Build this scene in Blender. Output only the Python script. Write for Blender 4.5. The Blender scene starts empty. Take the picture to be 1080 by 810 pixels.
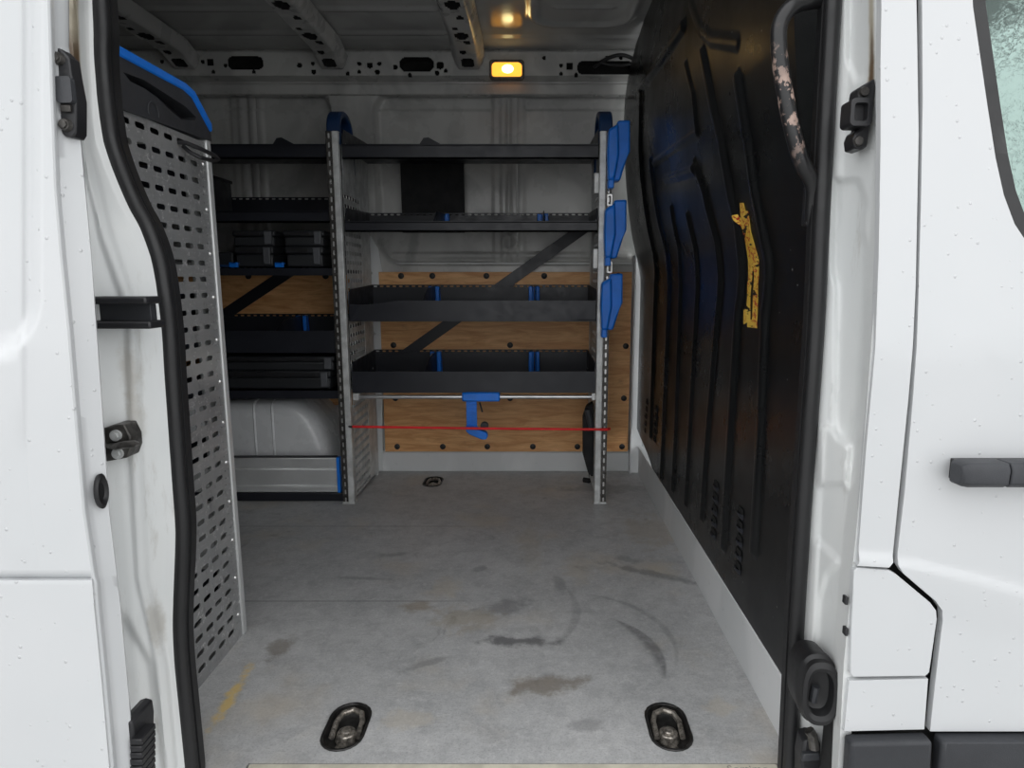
import bpy, bmesh, math, random
import numpy as np
from mathutils import Vector, Matrix
from mathutils.geometry import tessellate_polygon
random.seed(7)
S = bpy.context.scene
C = S.collection
PI = math.pi
# ------------------------------------------------------------------ camera
H = 0.837; F = 690.0; CX = 562.0; PITCH = math.radians(9.2)
cp, sp = math.cos(PITCH), math.sin(PITCH)
cd = bpy.data.cameras.new('camera'); cam = bpy.data.objects.new('camera', cd); C.objects.link(cam)
cd.sensor_fit = 'HORIZONTAL'; cd.sensor_width = 36; cd.lens = 36 * F / 1080; cd.shift_x = -(CX - 540) / 1080
cd.clip_start = 0.02
cam.location = (0, 0, H); cam.rotation_euler = (PI / 2 - PITCH, 0, 0)
S.camera = cam
def ray(px, py):
    u = (px - CX) / F; v = (405 - py) / F
    return (u, cp + v * sp, -sp + v * cp)
def PX(px, py, X):
    d = ray(px, py); t = X / d[0]; return (X, d[1] * t, H + d[2] * t)
def PY(px, py, Y):
    d = ray(px, py); t = Y / d[1]; return (d[0] * t, Y, H + d[2] * t)
def PZ(px, py, Z):
    d = ray(px, py); t = (Z - H) / d[2]; return (d[0] * t, d[1] * t, Z)
def XZ(px, py, Y):
    p = PY(px, py, Y); return (p[0], p[2])
def YZ(px, py, X):
    p = PX(px, py, X); return (p[1], p[2])

# ------------------------------------------------------------------ materials
class NT:
    def __init__(self, name):
        self.m = bpy.data.materials.new(name); self.m.use_nodes = True
        self.t = self.m.node_tree; self.b = self.t.nodes['Principled BSDF']
    def n(self, typ, **kw):
        x = self.t.nodes.new(typ)
        for k, v in kw.items():
            if k in x.inputs: x.inputs[k].default_value = v
            else: setattr(x, k, v)
        return x
    def l(self, a, b): self.t.links.new(a, b)
    def pos(self):
        if not hasattr(self, '_p'): self._p = self.n('ShaderNodeNewGeometry').outputs['Position']
        return self._p
    def mapped(self, scale, rot=(0, 0, 0), loc=(0, 0, 0)):
        m = self.n('ShaderNodeMapping'); m.inputs['Scale'].default_value = scale; m.inputs['Rotation'].default_value = rot
        m.inputs['Location'].default_value = loc; self.l(self.pos(), m.inputs['Vector']); return m.outputs['Vector']
    def noise(self, scale=(1, 1, 1), s=5, detail=4, rough=.6, rot=(0, 0, 0), dist=0):
        x = self.n('ShaderNodeTexNoise'); x.inputs['Scale'].default_value = s; x.inputs['Detail'].default_value = detail
        x.inputs['Roughness'].default_value = rough; x.inputs['Distortion'].default_value = dist
        self.l(self.mapped(scale, rot), x.inputs['Vector']); return x.outputs['Fac']
    def ramp(self, fac, a, b, c0=0.0, c1=1.0):
        x = self.n('ShaderNodeMapRange'); x.interpolation_type = 'SMOOTHSTEP'
        x.inputs['From Min'].default_value = a; x.inputs['From Max'].default_value = b
        x.inputs['To Min'].default_value = c0; x.inputs['To Max'].default_value = c1
        self.l(fac, x.inputs['Value']); return x.outputs['Result']
    def math(self, op, a, b=None):
        x = self.n('ShaderNodeMath'); x.operation = op
        for i, v in enumerate((a, b)):
            if v is None: continue
            if isinstance(v, (int, float)): x.inputs[i].default_value = v
            else: self.l(v, x.inputs[i])
        return x.outputs[0]
    def mix(self, fac, a, b):
        x = self.n('ShaderNodeMix'); x.data_type = 'RGBA'
        if isinstance(fac, (int, float)): x.inputs[0].default_value = fac
        else: self.l(fac, x.inputs[0])
        for i, v in ((6, a), (7, b)):
            if isinstance(v, tuple): x.inputs[i].default_value = (*v, 1) if len(v) == 3 else v
            else: self.l(v, x.inputs[i])
        return x.outputs[2]
    def bump(self, h, strength=.2, dist=.002):
        x = self.n('ShaderNodeBump'); x.inputs['Strength'].default_value = strength; x.inputs['Distance'].default_value = dist
        self.l(h, x.inputs['Height']); self.l(x.outputs['Normal'], self.b.inputs['Normal'])
    def ell(self, axes, c, r, rot=0, soft=.5, wob=.35, wscale=14):
        """elliptic stain mask at a place on the surface, ragged edge"""
        key = '_sep'
        if not hasattr(self, key):
            s_ = self.n('ShaderNodeSeparateXYZ'); self.l(self.pos(), s_.inputs[0]); self._sep = s_
        a = self._sep.outputs[axes[0]]; b = self._sep.outputs[axes[1]]
        a = self.math('SUBTRACT', a, c[0]); b = self.math('SUBTRACT', b, c[1])
        co, si = math.cos(rot), math.sin(rot)
        u = self.math('ADD', self.math('MULTIPLY', a, co / r[0]), self.math('MULTIPLY', b, si / r[0]))
        v = self.math('ADD', self.math('MULTIPLY', a, -si / r[1]), self.math('MULTIPLY', b, co / r[1]))
        d = self.math('SQRT', self.math('ADD', self.math('MULTIPLY', u, u), self.math('MULTIPLY', v, v)))
        nz = self.noise((1, 1, 1), wscale, 4, .65)
        d = self.math('ADD', d, self.math('MULTIPLY', self.math('SUBTRACT', nz, .5), wob * 2))
        return self.ramp(d, 1 + soft * .3, 1 - soft, 0, 1)
    def set(self, col=None, rough=.5, metal=0, spec=.5, coat=0):
        if isinstance(col, tuple): self.b.inputs['Base Color'].default_value = (*col, 1)
        elif col is not None: self.l(col, self.b.inputs['Base Color'])
        if isinstance(rough, (int, float)): self.b.inputs['Roughness'].default_value = rough
        else: self.l(rough, self.b.inputs['Roughness'])
        self.b.inputs['Metallic'].default_value = metal
        self.b.inputs['Specular IOR Level'].default_value = spec
        self.b.inputs['Coat Weight'].default_value = coat
        self.b.inputs['Coat Roughness'].default_value = .08
        return self.m
M = {}
def simple(name, col, rough=.5, metal=0, var=.12, s=8, bump=0, spec=.5, bs=120):
    t = NT(name); nz = t.noise((1, 1, 1), s, 5, .6)
    c = t.mix(t.ramp(nz, .35, .65), tuple(k * (1 - var) for k in col), tuple(min(1, k * (1 + var)) for k in col))
    r = t.ramp(t.noise((1, 1, 1), s * 3, 3), .3, .7, max(.02, rough - .06), min(1, rough + .08))
    if bump: t.bump(t.noise((1, 1, 1), bs, 3), bump, .001)
    M[name] = t.set(c, r, metal, spec); return M[name]
simple('rubber', (.012, .012, .013), .45, bump=.15)
simple('black_plastic', (.016, .016, .018), .42, bump=.2, bs=400)
simple('grey_plastic', (.035, .037, .042), .5, bump=.3, bs=500)
simple('moulding_plastic', (.030, .032, .037), .55, bump=.35, bs=600)
simple('tray_black', (.018, .0195, .026), .38, bump=.05, spec=.4)
simple('case_grey', (.022, .024, .027), .45)
simple('case_latch', (.10, .105, .115), .4)
simple('blue_plastic', (.006, .19, .78), .38, var=.12)
simple('dark_blue_plastic', (.008, .035, .11), .42)
simple('aluminium', (.62, .63, .64), .34, .85, var=.08)
simple('white_alu', (.66, .67, .67), .38, .4, var=.05)
simple('galvanised', (.62, .63, .625), .42, .25, var=.15, s=25)
simple('bright_steel', (.75, .75, .74), .3, .8, var=.1)
simple('dark_steel', (.09, .085, .08), .42, .7, var=.4, s=60)
simple('lining_black', (.022, .022, .023), .75, bump=.5, bs=350, spec=.25)
simple('cavity_shade', (.006, .006, .006), .9)  # near-black colour that paints the shade inside holes and slots
simple('red_cord', (.85, .025, .028), .6)
simple('screw_black', (.010, .010, .011), .4)
simple('asphalt', (.34, .34, .335), .85, var=.2, s=40, bump=.4)
simple('door_backing', (.012, .012, .012), .8)
simple('black_textile', (.014, .014, .015), .85, bump=.3)
def white_paint():
    t = NT('white_paint')
    nz = t.noise((1, 1, 1), 3, 3)
    c = t.mix(t.ramp(nz, .3, .7), (.55, .565, .575), (.575, .585, .595))
    v = t.n('ShaderNodeTexVoronoi'); v.inputs['Scale'].default_value = 75; v.feature = 'F1'
    t.l(t.mapped((1, 1, .9)), v.inputs['Vector'])
    keep = t.ramp(t.noise((1, 1, 1), 30, 2), .5, .58)
    drops = t.math('MULTIPLY', t.ramp(v.outputs['Distance'], .17, .08), keep)
    t.bump(drops, .55, .0022)
    M['white_paint'] = t.set(c, .28, 0, .5, .35)
white_paint()
def jamb_paint():
    t = NT('jamb_paint')
    base = t.mix(t.ramp(t.noise((1, 1, .5), 4, 4), .3, .7), (.66, .68, .68), (.74, .75, .74))
    dirt = t.ramp(t.noise((6, 6, 1.2), 5, 6, .7), .56, .78, 0, .5)
    c = t.mix(dirt, base, (.30, .27, .22))
    for (px, py, Y, r, col, st) in ((923, 20, .928, (.012, .13), (.40, .32, .18), .7), (921, 70, .926, (.009, .055), (.12, .07, .035), .95),
                                    (137, 392, .95, (.012, .06), (.36, .33, .28), .55), (168, 655, .97, (.008, .05), (.3, .27, .22), .5),
                                    (142, 440, .95, (.01, .05), (.42, .39, .34), .5)):
        X, Z = XZ(px, py, Y)
        c = t.mix(t.math('MULTIPLY', t.ell((1, 2) if px > 500 else (0, 2), (Y if px > 500 else X, Z), r, 0, .7, .3 if px > 500 else .5, 60), st), c, col)
    M['jamb_paint'] = t.set(c, .4, 0, .5)
jamb_paint()
def inner_paint(name, ca, cb, rough):
    t = NT(name)
    big = t.ramp(t.noise((1, 1, .6), 3.2, 3, .5, dist=1.0), .42, .58)
    c = t.mix(big, ca, cb)
    c = t.mix(t.ramp(t.noise((1, 1, 1), 45, 5, .7), .62, .75, 0, .35), c, tuple(k * .6 for k in ca))
    t.bump(t.noise((1, 1, 1), 6, 2), .06, .004)
    M[name] = t.set(c, t.ramp(t.noise((1, 1, 1), 9, 3), .3, .7, rough - .05, rough + .1), 0, .5)
inner_paint('inner_paint', (.42, .42, .41), (.56, .56, .54), .28)
inner_paint('roof_paint', (.40, .40, .39), (.47, .47, .46), .13)
inner_paint('arch_paint', (.72, .735, .745), (.78, .79, .80), .25)
inner_paint('skirting_paint', (.66, .675, .68), (.74, .75, .755), .42)
def plywood():
    t = NT('plywood')
    w = t.noise((1.2, 1, 9), 4, 6, .62, dist=1.4)
    fine = t.noise((3, 1, 90), 6, 4, .7)
    c = t.mix(t.ramp(w, .3, .7), (.60, .285, .105), (.84, .49, .225))
    c = t.mix(t.ramp(fine, .45, .75, 0, .4), c, (.34, .145, .05))
    c = t.mix(t.ramp(t.noise((1.5, 1, 2.5), 6, 5), .62, .8, 0, .5), c, (.22, .10, .045))
    t.bump(fine, .1, .001)
    M['plywood'] = t.set(c, .5, 0, .4)
plywood()
def bulkhead_mat():
    t = NT('bulkhead_black')
    v = t.n('ShaderNodeTexVoronoi'); v.inputs['Scale'].default_value = 26; t.l(t.mapped((1, 1, 1)), v.inputs['Vector'])
    sp_ = t.math('MULTIPLY', t.ramp(v.outputs['Distance'], .06, .03), t.ramp(t.noise((1, 1, 1), 9, 2), .53, .56))
    scr = t.math('MULTIPLY', t.ramp(t.noise((1, 4, 60), 3, 5, .75, rot=(.5, 0, 0)), .66, .74, 0, .6), t.ramp(t.noise((1, 1, 1), 4, 2), .5, .62))
    wear = t.ramp(t.noise((1, 1, 1), 3, 5), .45, .8, 0, .6)
    c = t.mix(wear, (.006, .0065, .007), (.012, .012, .0125))
    c = t.mix(t.math('MULTIPLY', scr, .5), c, (.10, .10, .10))
    c = t.mix(t.math('MULTIPLY', sp_, .8), c, (.35, .35, .34))
    M['bulkhead_black'] = t.set(c, t.ramp(t.noise((1, 1, 1), 5, 5), .3, .75, .25, .38), 0, .42)
bulkhead_mat()
def peg_mat():
    t = NT('peg_steel')
    sc = t.noise((1, 5, 40), 4, 6, .75, rot=(.25, 0, 0))
    sp_ = t.noise((1, 1, 1), 60, 5, .8)
    c = t.mix(t.ramp(t.noise((1, 1, 1), 6, 4), .3, .7), (.33, .335, .34), (.44, .445, .45))
    c = t.mix(t.ramp(sc, .56, .68, 0, .55), c, (.62, .62, .62))
    c = t.mix(t.ramp(sp_, .57, .66, 0, .7), c, (.85, .85, .84))
    c = t.mix(t.ramp(t.noise((1, 1.5, 1), 24, 5, .8), .55, .68, 0, .5), c, (.20, .20, .20))
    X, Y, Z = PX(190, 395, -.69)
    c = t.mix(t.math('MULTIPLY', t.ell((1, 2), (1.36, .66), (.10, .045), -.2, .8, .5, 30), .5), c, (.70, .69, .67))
    M['peg_steel'] = t.set(c, .42, .5, .5)
peg_mat()
def worn_handle():
    t = NT('worn_black')
    m = t.math('MULTIPLY', t.ramp(t.noise((1, 1, .7), 70, 5, .7), .50, .56), t.ell((1, 2), (.98, PY(832, 110, .99)[2]), (.03, .085), 0, .9, .6, 50))
    c = t.mix(m, (.014, .014, .015), (.42, .30, .25))
    M['worn_black'] = t.set(c, .32, 0, .5)
worn_handle()
def sticker_mat():
    t = NT('yellow_sticker')
    c = t.mix(t.ramp(t.noise((1, 1, 1), 18, 3), .3, .7), (.72, .45, .05), (.85, .57, .10))
    m = t.math('MULTIPLY', t.ramp(t.noise((1, 30, 45), 2.2, 5, .85), .515, .55), t.ramp(t.noise((1, 1, 1), 22, 2), .42, .50))
    c = t.mix(m, c, (.45, .03, .02))
    cr = t.ramp(t.noise((1, 8, 30), 2.2, 3, .6, rot=(-.35, 0, 0)), .60, .625)
    c = t.mix(cr, c, (.02, .015, .01))
    M['yellow_sticker'] = t.set(c, .55, 0, .4)
sticker_mat()
def floor_mat():
    t = NT('floor_grey')
    big = t.ramp(t.noise((1, 1, 1), 2.6, 5, .6), .3, .7)
    c = t.mix(big, (.40, .405, .41), (.54, .54, .54))
    fine = t.noise((1, 1, 1), 120, 5, .75)
    c = t.mix(t.ramp(fine, .35, .7, 0, .35), c, (.68, .68, .67))
    for rz in (.5, -.6, 1.2):
        scr = t.math('MULTIPLY', t.ramp(t.noise((7, 60, 1), 2.5, 5, .75, rot=(0, 0, rz)), .59, .69), t.ramp(t.noise((1, 1, 1), 4 + rz, 3), .38, .60, 0, .7))
        c = t.mix(scr, c, (.74, .74, .73) if rz != -.6 else (.26, .26, .265))
    c = t.mix(t.ramp(t.noise((1, 1, 1), 17, 6, .75, dist=.3), .42, .66, .0, .42), c, (.29, .292, .30))
    c = t.mix(t.ramp(t.noise((1, 1, 1), 48, 5, .75), .50, .68, .0, .4), c, (.66, .66, .65))
    c = t.mix(t.ramp(t.noise((1, 1, 1), 260, 2), .5, .7, 0, .35), c, (.20, .20, .205))
    tan = t.ramp(t.noise((1, 1, 1), 3.1, 4, .6), .52, .72, 0, .45)
    c = t.mix(tan, c, (.56, .48, .37))
    c = t.mix(t.ramp(t.noise((1, 1, 1), 6.5, 5, .7, dist=1), .60, .74, 0, .55), c, (.155, .155, .16))
    def st(px, py, rx, ry, rot, col, k, soft=.6, wob=1.3, ws=22):
        nonlocal c
        p = PZ(px, py, 0)
        c = t.mix(t.math('MULTIPLY', t.ell((0, 1), p[:2], (rx, ry), rot, soft, wob, ws), k), c, col)
    st(296, 682, .03, .055, 0, (.185, .155, .12), .6)                 # brown blot
    st(545, 676, .10, .022, 0, (.10, .10, .105), .75)                  # dark smear
    st(535, 640, .07, .04, .3, (.16, .16, .165), .5)
    st(575, 722, .095, .035, .15, (.20, .17, .135), .7)
    st(490, 652, .08, .07, .2, (.38, .325, .24), .5)
    st(690, 560, .12, .16, 0, (.42, .36, .28), .45)
    st(720, 535, .06, .14, .2, (.30, .22, .15), .5)
    st(244, 735, .014, .10, .06, (.80, .56, .16), .75, .8, 1.6, 30)     # yellow paint scuff
    st(440, 640, .05, .03, 0, (.28, .21, .13), .5)
    st(640, 515, .22, .06, 0, (.16, .16, .165), .45)
    st(560, 575, .04, .22, 0, (.40, .36, .28), .3)
    for q in ((420, 585, .05, .02, .1), (505, 600, .03, .02, .4), (660, 590, .05, .025, -.4), (590, 615, .02, .05, .2), (450, 700, .06, .012, .5), (620, 765, .03, .02, 0), (385, 610, .09, .012, -.1)):
        st(*q, (.17, .17, .175), .45)
    for q in ((470, 620, .05, .06, 0), (610, 600, .05, .1, 0), (700, 600, .05, .06, 0), (430, 760, .06, .03, 0), (760, 745, .03, .03, 0)):
        st(*q, (.56, .49, .38), .35)
    st(688, 605, .14, .022, -.5, (.14, .14, .14), .55)
    # crescent scuffs: one disc minus another through the same two tips
    def circ(a, b, d):
        (ax, ay), (bx, by), (dx, dy) = a, b, d; k = 2 * (ax * (by - dy) + bx * (dy - ay) + dx * (ay - by))
        ux = ((ax * ax + ay * ay) * (by - dy) + (bx * bx + by * by) * (dy - ay) + (dx * dx + dy * dy) * (ay - by)) / k
        uy = ((ax * ax + ay * ay) * (dx - bx) + (bx * bx + by * by) * (ax - dx) + (dx * dx + dy * dy) * (bx - ax)) / k
        return (ux, uy), math.hypot(ax - ux, ay - uy)
    for (p1, p2, p3, inw, k) in (((652, 654), (689, 675), (703, 713), .026, .8), ((615, 626), (688, 648), (714, 702), .016, .4), ((600, 622), (612, 655), (585, 682), .02, .35)):
        a, b, d = (PZ(*q, 0)[:2] for q in (p1, p2, p3)); cA, rA = circ(a, b, d)
        m_ = math.hypot(cA[0] - b[0], cA[1] - b[1]); b2 = (b[0] + (cA[0] - b[0]) / m_ * inw, b[1] + (cA[1] - b[1]) / m_ * inw)
        cB, rB = circ(a, b2, d)
        m = t.math('MULTIPLY', t.ell((0, 1), cA, (rA, rA), 0, .03, .012, 30), t.math('SUBTRACT', 1, t.ell((0, 1), cB, (rB, rB), 0, .03, .012, 30)))
        c = t.mix(t.math('MULTIPLY', t.math('MULTIPLY', m, t.ramp(t.noise((1, 1, 1), 40, 4), .3, .6, .5, 1)), k), c, (.15, .15, .155))
    # thin panel joints
    for y0 in (PZ(300, 555, 0)[1], PZ(300, 634, 0)[1]):
        s_ = t._sep
        d = t.math('ABSOLUTE', t.math('SUBTRACT', s_.outputs[1], y0))
        m = t.math('MULTIPLY', t.ramp(d, .004, .0015), t.ramp(s_.outputs[0], -.1, -.3, 0, .5))
        c = t.mix(m, c, (.12, .12, .125))
    t.bump(fine, .18, .0015)
    M['floor_grey'] = t.set(c, t.ramp(t.noise((1, 1, 1), 7, 4), .3, .7, .38, .55), 0, .4)
floor_mat()
def emit(name, col, strength):
    t = NT(name); t.set(col, .3)
    t.b.inputs['Emission Color'].default_value = (*col, 1); t.b.inputs['Emission Strength'].default_value = strength
    M[name] = t.m
emit('amber_lens', (1.0, .42, .045), 1.3)
emit('lamp_bulb', (1.0, .80, .35), 7.0)
def glass():
    t = NT('window_glass')
    nz = t.ramp(t.noise((1, 1, 1), 120, 4, .7), .5, .6)
    area = t.ramp(t.noise((1, 1, 1), 3.5, 2), .42, .56)
    t.bump(t.math('MULTIPLY', nz, area), .35, .002)
    t.set((.27, .36, .33), .06, 0, .5)
    t.b.inputs['Transmission Weight'].default_value = 1.0; t.b.inputs['IOR'].default_value = 1.3
    M['window_glass'] = t.m
glass()
simple('step_cream', (.60, .57, .47), .45, var=.12, s=20)
simple('lettering_grey', (.33, .31, .27), .5)
simple('lash_black', (.02, .019, .018), .35, var=.5, s=80)
simple('lash_steel', (.36, .33, .29), .32, .7, var=.5, s=120)

# ------------------------------------------------------------------ mesh helpers
class MB:
    def __init__(self): self.bm = bmesh.new()
    def faces(self, pts, fs, mi=0):
        v = [self.bm.verts.new(p) for p in pts]
        for f in fs:
            try:
                fc = self.bm.faces.new([v[i] for i in f]); fc.material_index = mi
            except ValueError: pass
        return v
    def box(self, x0, x1, y0, y1, z0, z1, mat=None, mi=0):
        P = [(x, y, z) for x in (x0, x1) for y in (y0, y1) for z in (z0, z1)]
        if mat: P = [mat @ Vector(p) for p in P]
        self.faces(P, [(0, 1, 3, 2), (4, 6, 7, 5), (0, 4, 5, 1), (2, 3, 7, 6), (0, 2, 6, 4), (1, 5, 7, 3)], mi); return self
    def rings(self, R, closed=False, caps=True, mi=0):
        n = len(R[0]); V = [[self.bm.verts.new(p) for p in r] for r in R]
        m = len(V)
        for i in range(m if closed else m - 1):
            a, b = V[i], V[(i + 1) % m]
            for j in range(n):
                f = self.bm.faces.new((a[j], a[(j + 1) % n], b[(j + 1) % n], b[j])); f.material_index = mi
        if caps and not closed:
            for r in (V[0], V[-1]):
                f = self.bm.faces.new(r); f.material_index = mi
        return self
    def tube(self, pts, r, n=10, closed=False, flat=None):
        pts = [Vector(p) for p in pts]; m = len(pts); R = []
        up = None
        for i, p in enumerate(pts):
            a = pts[i - 1] if (i or closed) else p; b = pts[(i + 1) % m] if (i < m - 1 or closed) else p
            d = (b - a).normalized()
            if up is None: up = d.orthogonal().normalized()
            up = (up - d * up.dot(d)); up = up.normalized() if up.length > 1e-6 else d.orthogonal().normalized()
            s = d.cross(up); rr = r[i] if isinstance(r, (list, tuple)) else r
            R.append([p + (up * math.cos(2 * PI * k / n) + s * math.sin(2 * PI * k / n)) * rr for k in range(n)])
        return self.rings(R, closed)
    def cyl(self, c, axis, r, h, n=20, r2=None):
        c = Vector(c); d = Vector(axis).normalized(); u = d.orthogonal().normalized(); s = d.cross(u)
        r2 = r if r2 is None else r2
        return self.rings([[c + d * hh + (u * math.cos(2 * PI * k / n) + s * math.sin(2 * PI * k / n)) * rr for k in range(n)] for hh, rr in ((0, r), (h, r2))])
    def plate(self, outer, holes, fn, t, mi=0):
        """outline with holes in (u, v); fn(u, v, w) -> xyz; thickness t along w"""
        loops = [list(outer)] + [list(h) for h in holes]
        flat = [p for l in loops for p in l]
        tri = tessellate_polygon([[Vector((p[0], p[1], 0)) for p in l] for l in loops])
        fr = [self.bm.verts.new(fn(p[0], p[1], 0)) for p in flat]
        bk = [self.bm.verts.new(fn(p[0], p[1], t)) for p in flat]
        for q in tri:
            for L, o in ((fr, 1), (bk, -1)):
                try: f = self.bm.faces.new([L[i] for i in q][::o]); f.material_index = mi
                except ValueError: pass
        k = 0
        for l in loops:
            n = len(l)
            for i in range(n):
                a, b = k + i, k + (i + 1) % n
                try: f = self.bm.faces.new((fr[a], fr[b], bk[b], bk[a])); f.material_index = mi
                except ValueError: pass
            k += n
        return self
    def slice(self, axis, vals):
        no = [0, 0, 0]; no[axis] = 1
        for v in vals:
            co = [0, 0, 0]; co[axis] = v
            g = self.bm.verts[:] + self.bm.edges[:] + self.bm.faces[:]
            bmesh.ops.bisect_plane(self.bm, geom=g, plane_co=co, plane_no=no, dist=1e-6)
        return self
    def warp(self, fn):
        for v in self.bm.verts: v.co = fn(v.co)
        return self
    def grid(self, P, mi=None):
        nu, nv = P.shape[:2]
        V = [[self.bm.verts.new(P[i, j]) for j in range(nv)] for i in range(nu)]
        for i in range(nu - 1):
            for j in range(nv - 1):
                f = self.bm.faces.new((V[i][j], V[i + 1][j], V[i + 1][j + 1], V[i][j + 1]))
                if mi is not None: f.material_index = int(mi[i, j])
        return self
    def slots(self, u0, u1, nu, v0, v1, nv, L, W, fn, t, n=3, mi=0, skip=None):
        """perforated sheet: nu x nv cells, each with a slot L x W"""
        du, dv = (u1 - u0) / nu, (v1 - v0) / nv
        for i in range(nu):
            for j in range(nv):
                cu, cv = u0 + (i + .5) * du, v0 + (j + .5) * dv
                rect = [(-du / 2, -dv / 2), (du / 2, -dv / 2), (du / 2, dv / 2), (-du / 2, dv / 2)]
                if skip and skip(i, j):
                    self.faces([fn(cu + a, cv + b, 0) for a, b in rect], [(0, 1, 2, 3)], mi); continue
                r = W / 2; h = L / 2 - r; inner = []; outer = []
                for q, (sx, sy) in enumerate(((1, -1), (1, 1), (-1, 1), (-1, -1))):
                    for k in range(n + 1):
                        a = -PI / 2 + q * PI / 2 + k * PI / 2 / n
                        inner.append((sx * h + r * math.cos(a), r * math.sin(a)))
                        if q == 0: outer.append((du / 2, -dv / 2))
                        elif q == 1: outer.append((du / 2, dv / 2))
                        elif q == 2: outer.append((-du / 2, dv / 2))
                        else: outer.append((-du / 2, -dv / 2))
                m = len(inner)
                vi = [self.bm.verts.new(fn(cu + a, cv + b, 0)) for a, b in inner]
                vt = [self.bm.verts.new(fn(cu + a, cv + b, t)) for a, b in inner]
                oc = {}
                def ov(p):
                    if p not in oc: oc[p] = self.bm.verts.new(fn(cu + p[0], cv + p[1], 0))
                    return oc[p]
                for k in range(m):
                    k2 = (k + 1) % m; a, b = ov(outer[k]), ov(outer[k2])
                    fs = [vi[k], vi[k2], b, a] if a is not b else [vi[k], vi[k2], a]
                    f = self.bm.faces.new(fs); f.material_index = mi
                    f = self.bm.faces.new((vi[k], vi[k2], vt[k2], vt[k])); f.material_index = mi
        return self
    def build(self, name, mat, parent=None, bevel=0, seg=2, ang=35, smooth=True, weld=True):
        if weld: bmesh.ops.remove_doubles(self.bm, verts=self.bm.verts[:], dist=1e-5)
        bmesh.ops.recalc_face_normals(self.bm, faces=self.bm.faces[:])
        me = bpy.data.meshes.new(name); self.bm.to_mesh(me); self.bm.free()
        mats = mat if isinstance(mat, (list, tuple)) else [mat]
        for m in mats: me.materials.append(M[m])
        if smooth:
            me.polygons.foreach_set('use_smooth', [True] * len(me.polygons))
            me.set_sharp_from_angle(angle=math.radians(ang))
        o = bpy.data.objects.new(name, me); C.objects.link(o)
        if parent is None:
            co = np.empty(len(me.vertices) * 3); me.vertices.foreach_get('co', co); co = co.reshape(-1, 3)
            c = Vector(((co[:, 0].min() + co[:, 0].max()) / 2, (co[:, 1].min() + co[:, 1].max()) / 2, co[:, 2].min()))
            me.transform(Matrix.Translation(-c)); o.location = c
        else:
            o.parent = parent; o.matrix_parent_inverse = parent_inv(parent)
        if bevel:
            b = o.modifiers.new('bevel', 'BEVEL'); b.width = bevel; b.segments = seg; b.limit_method = 'ANGLE'; b.angle_limit = math.radians(40)
        return o
def parent_inv(p):
    return world(p).inverted()
def world(p):
    m = Matrix.LocRotScale(p.location, p.rotation_euler, p.scale)
    if p.parent: m = world(p.parent) @ p.matrix_parent_inverse @ m
    return m
def tag(o, label=None, cat=None, group=None, kind=None):
    if label: o['label'] = label
    if cat: o['category'] = cat
    if group: o['group'] = group
    if kind: o['kind'] = kind
    return o
def thing(name, label, cat, loc, group=None):
    o = bpy.data.objects.new(name, None); C.objects.link(o); o.location = loc; o.empty_display_size = .05
    return tag(o, label, cat, group)
def struct(o, label, cat=None): return tag(o, label, cat, None, 'structure')
def rrect(u0, u1, v0, v1, r, n=5):
    P = []
    for cu, cv, a0 in ((u1 - r, v0 + r, -PI / 2), (u1 - r, v1 - r, 0), (u0 + r, v1 - r, PI / 2), (u0 + r, v0 + r, PI)):
        for k in range(n + 1):
            a = a0 + k * PI / 2 / n; P.append((cu + r * math.cos(a), cv + r * math.sin(a)))
    return P
def circle(u, v, r, n=14): return [(u + r * math.cos(2 * PI * k / n), v + r * math.sin(2 * PI * k / n)) for k in range(n)]
def onY(Y, sgn=1): return lambda u, v, w: (u, Y + sgn * w, v)       # sheet facing the camera, thickness goes back
def onX(X, sgn=-1): return lambda u, v, w: (X + sgn * w, u, v)
def onZ(Z, sgn=-1): return lambda u, v, w: (u, v, Z + sgn * w)
def sd_rrect(U, V, u0, u1, v0, v1, r):
    cu, cv = (u0 + u1) / 2, (v0 + v1) / 2
    qx = np.abs(U - cu) - (u1 - u0) / 2 + r; qy = np.abs(V - cv) - (v1 - v0) / 2 + r
    return np.hypot(np.maximum(qx, 0), np.maximum(qy, 0)) + np.minimum(np.maximum(qx, qy), 0) - r
def d_poly(U, V, pts):
    d = np.full(U.shape, 1e9)
    for (ax, ay), (bx, by) in zip(pts[:-1], pts[1:]):
        L = (bx - ax) ** 2 + (by - ay) ** 2
        t = np.clip(((U - ax) * (bx - ax) + (V - ay) * (by - ay)) / L, 0, 1)
        d = np.minimum(d, np.hypot(U - ax - t * (bx - ax), V - ay - t * (by - ay)))
    return d
def sstep(a, b, x):
    t = np.clip((x - a) / (b - a), 0, 1); return t * t * (3 - 2 * t)
def ridge(d, w): return sstep(w, w * .35, d)

# ================================================================== SETTING
YB = 2.77            # inner side wall facing the camera
XL = -2.35           # rear end of the load space
ZR = 1.72            # roof skin
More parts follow.
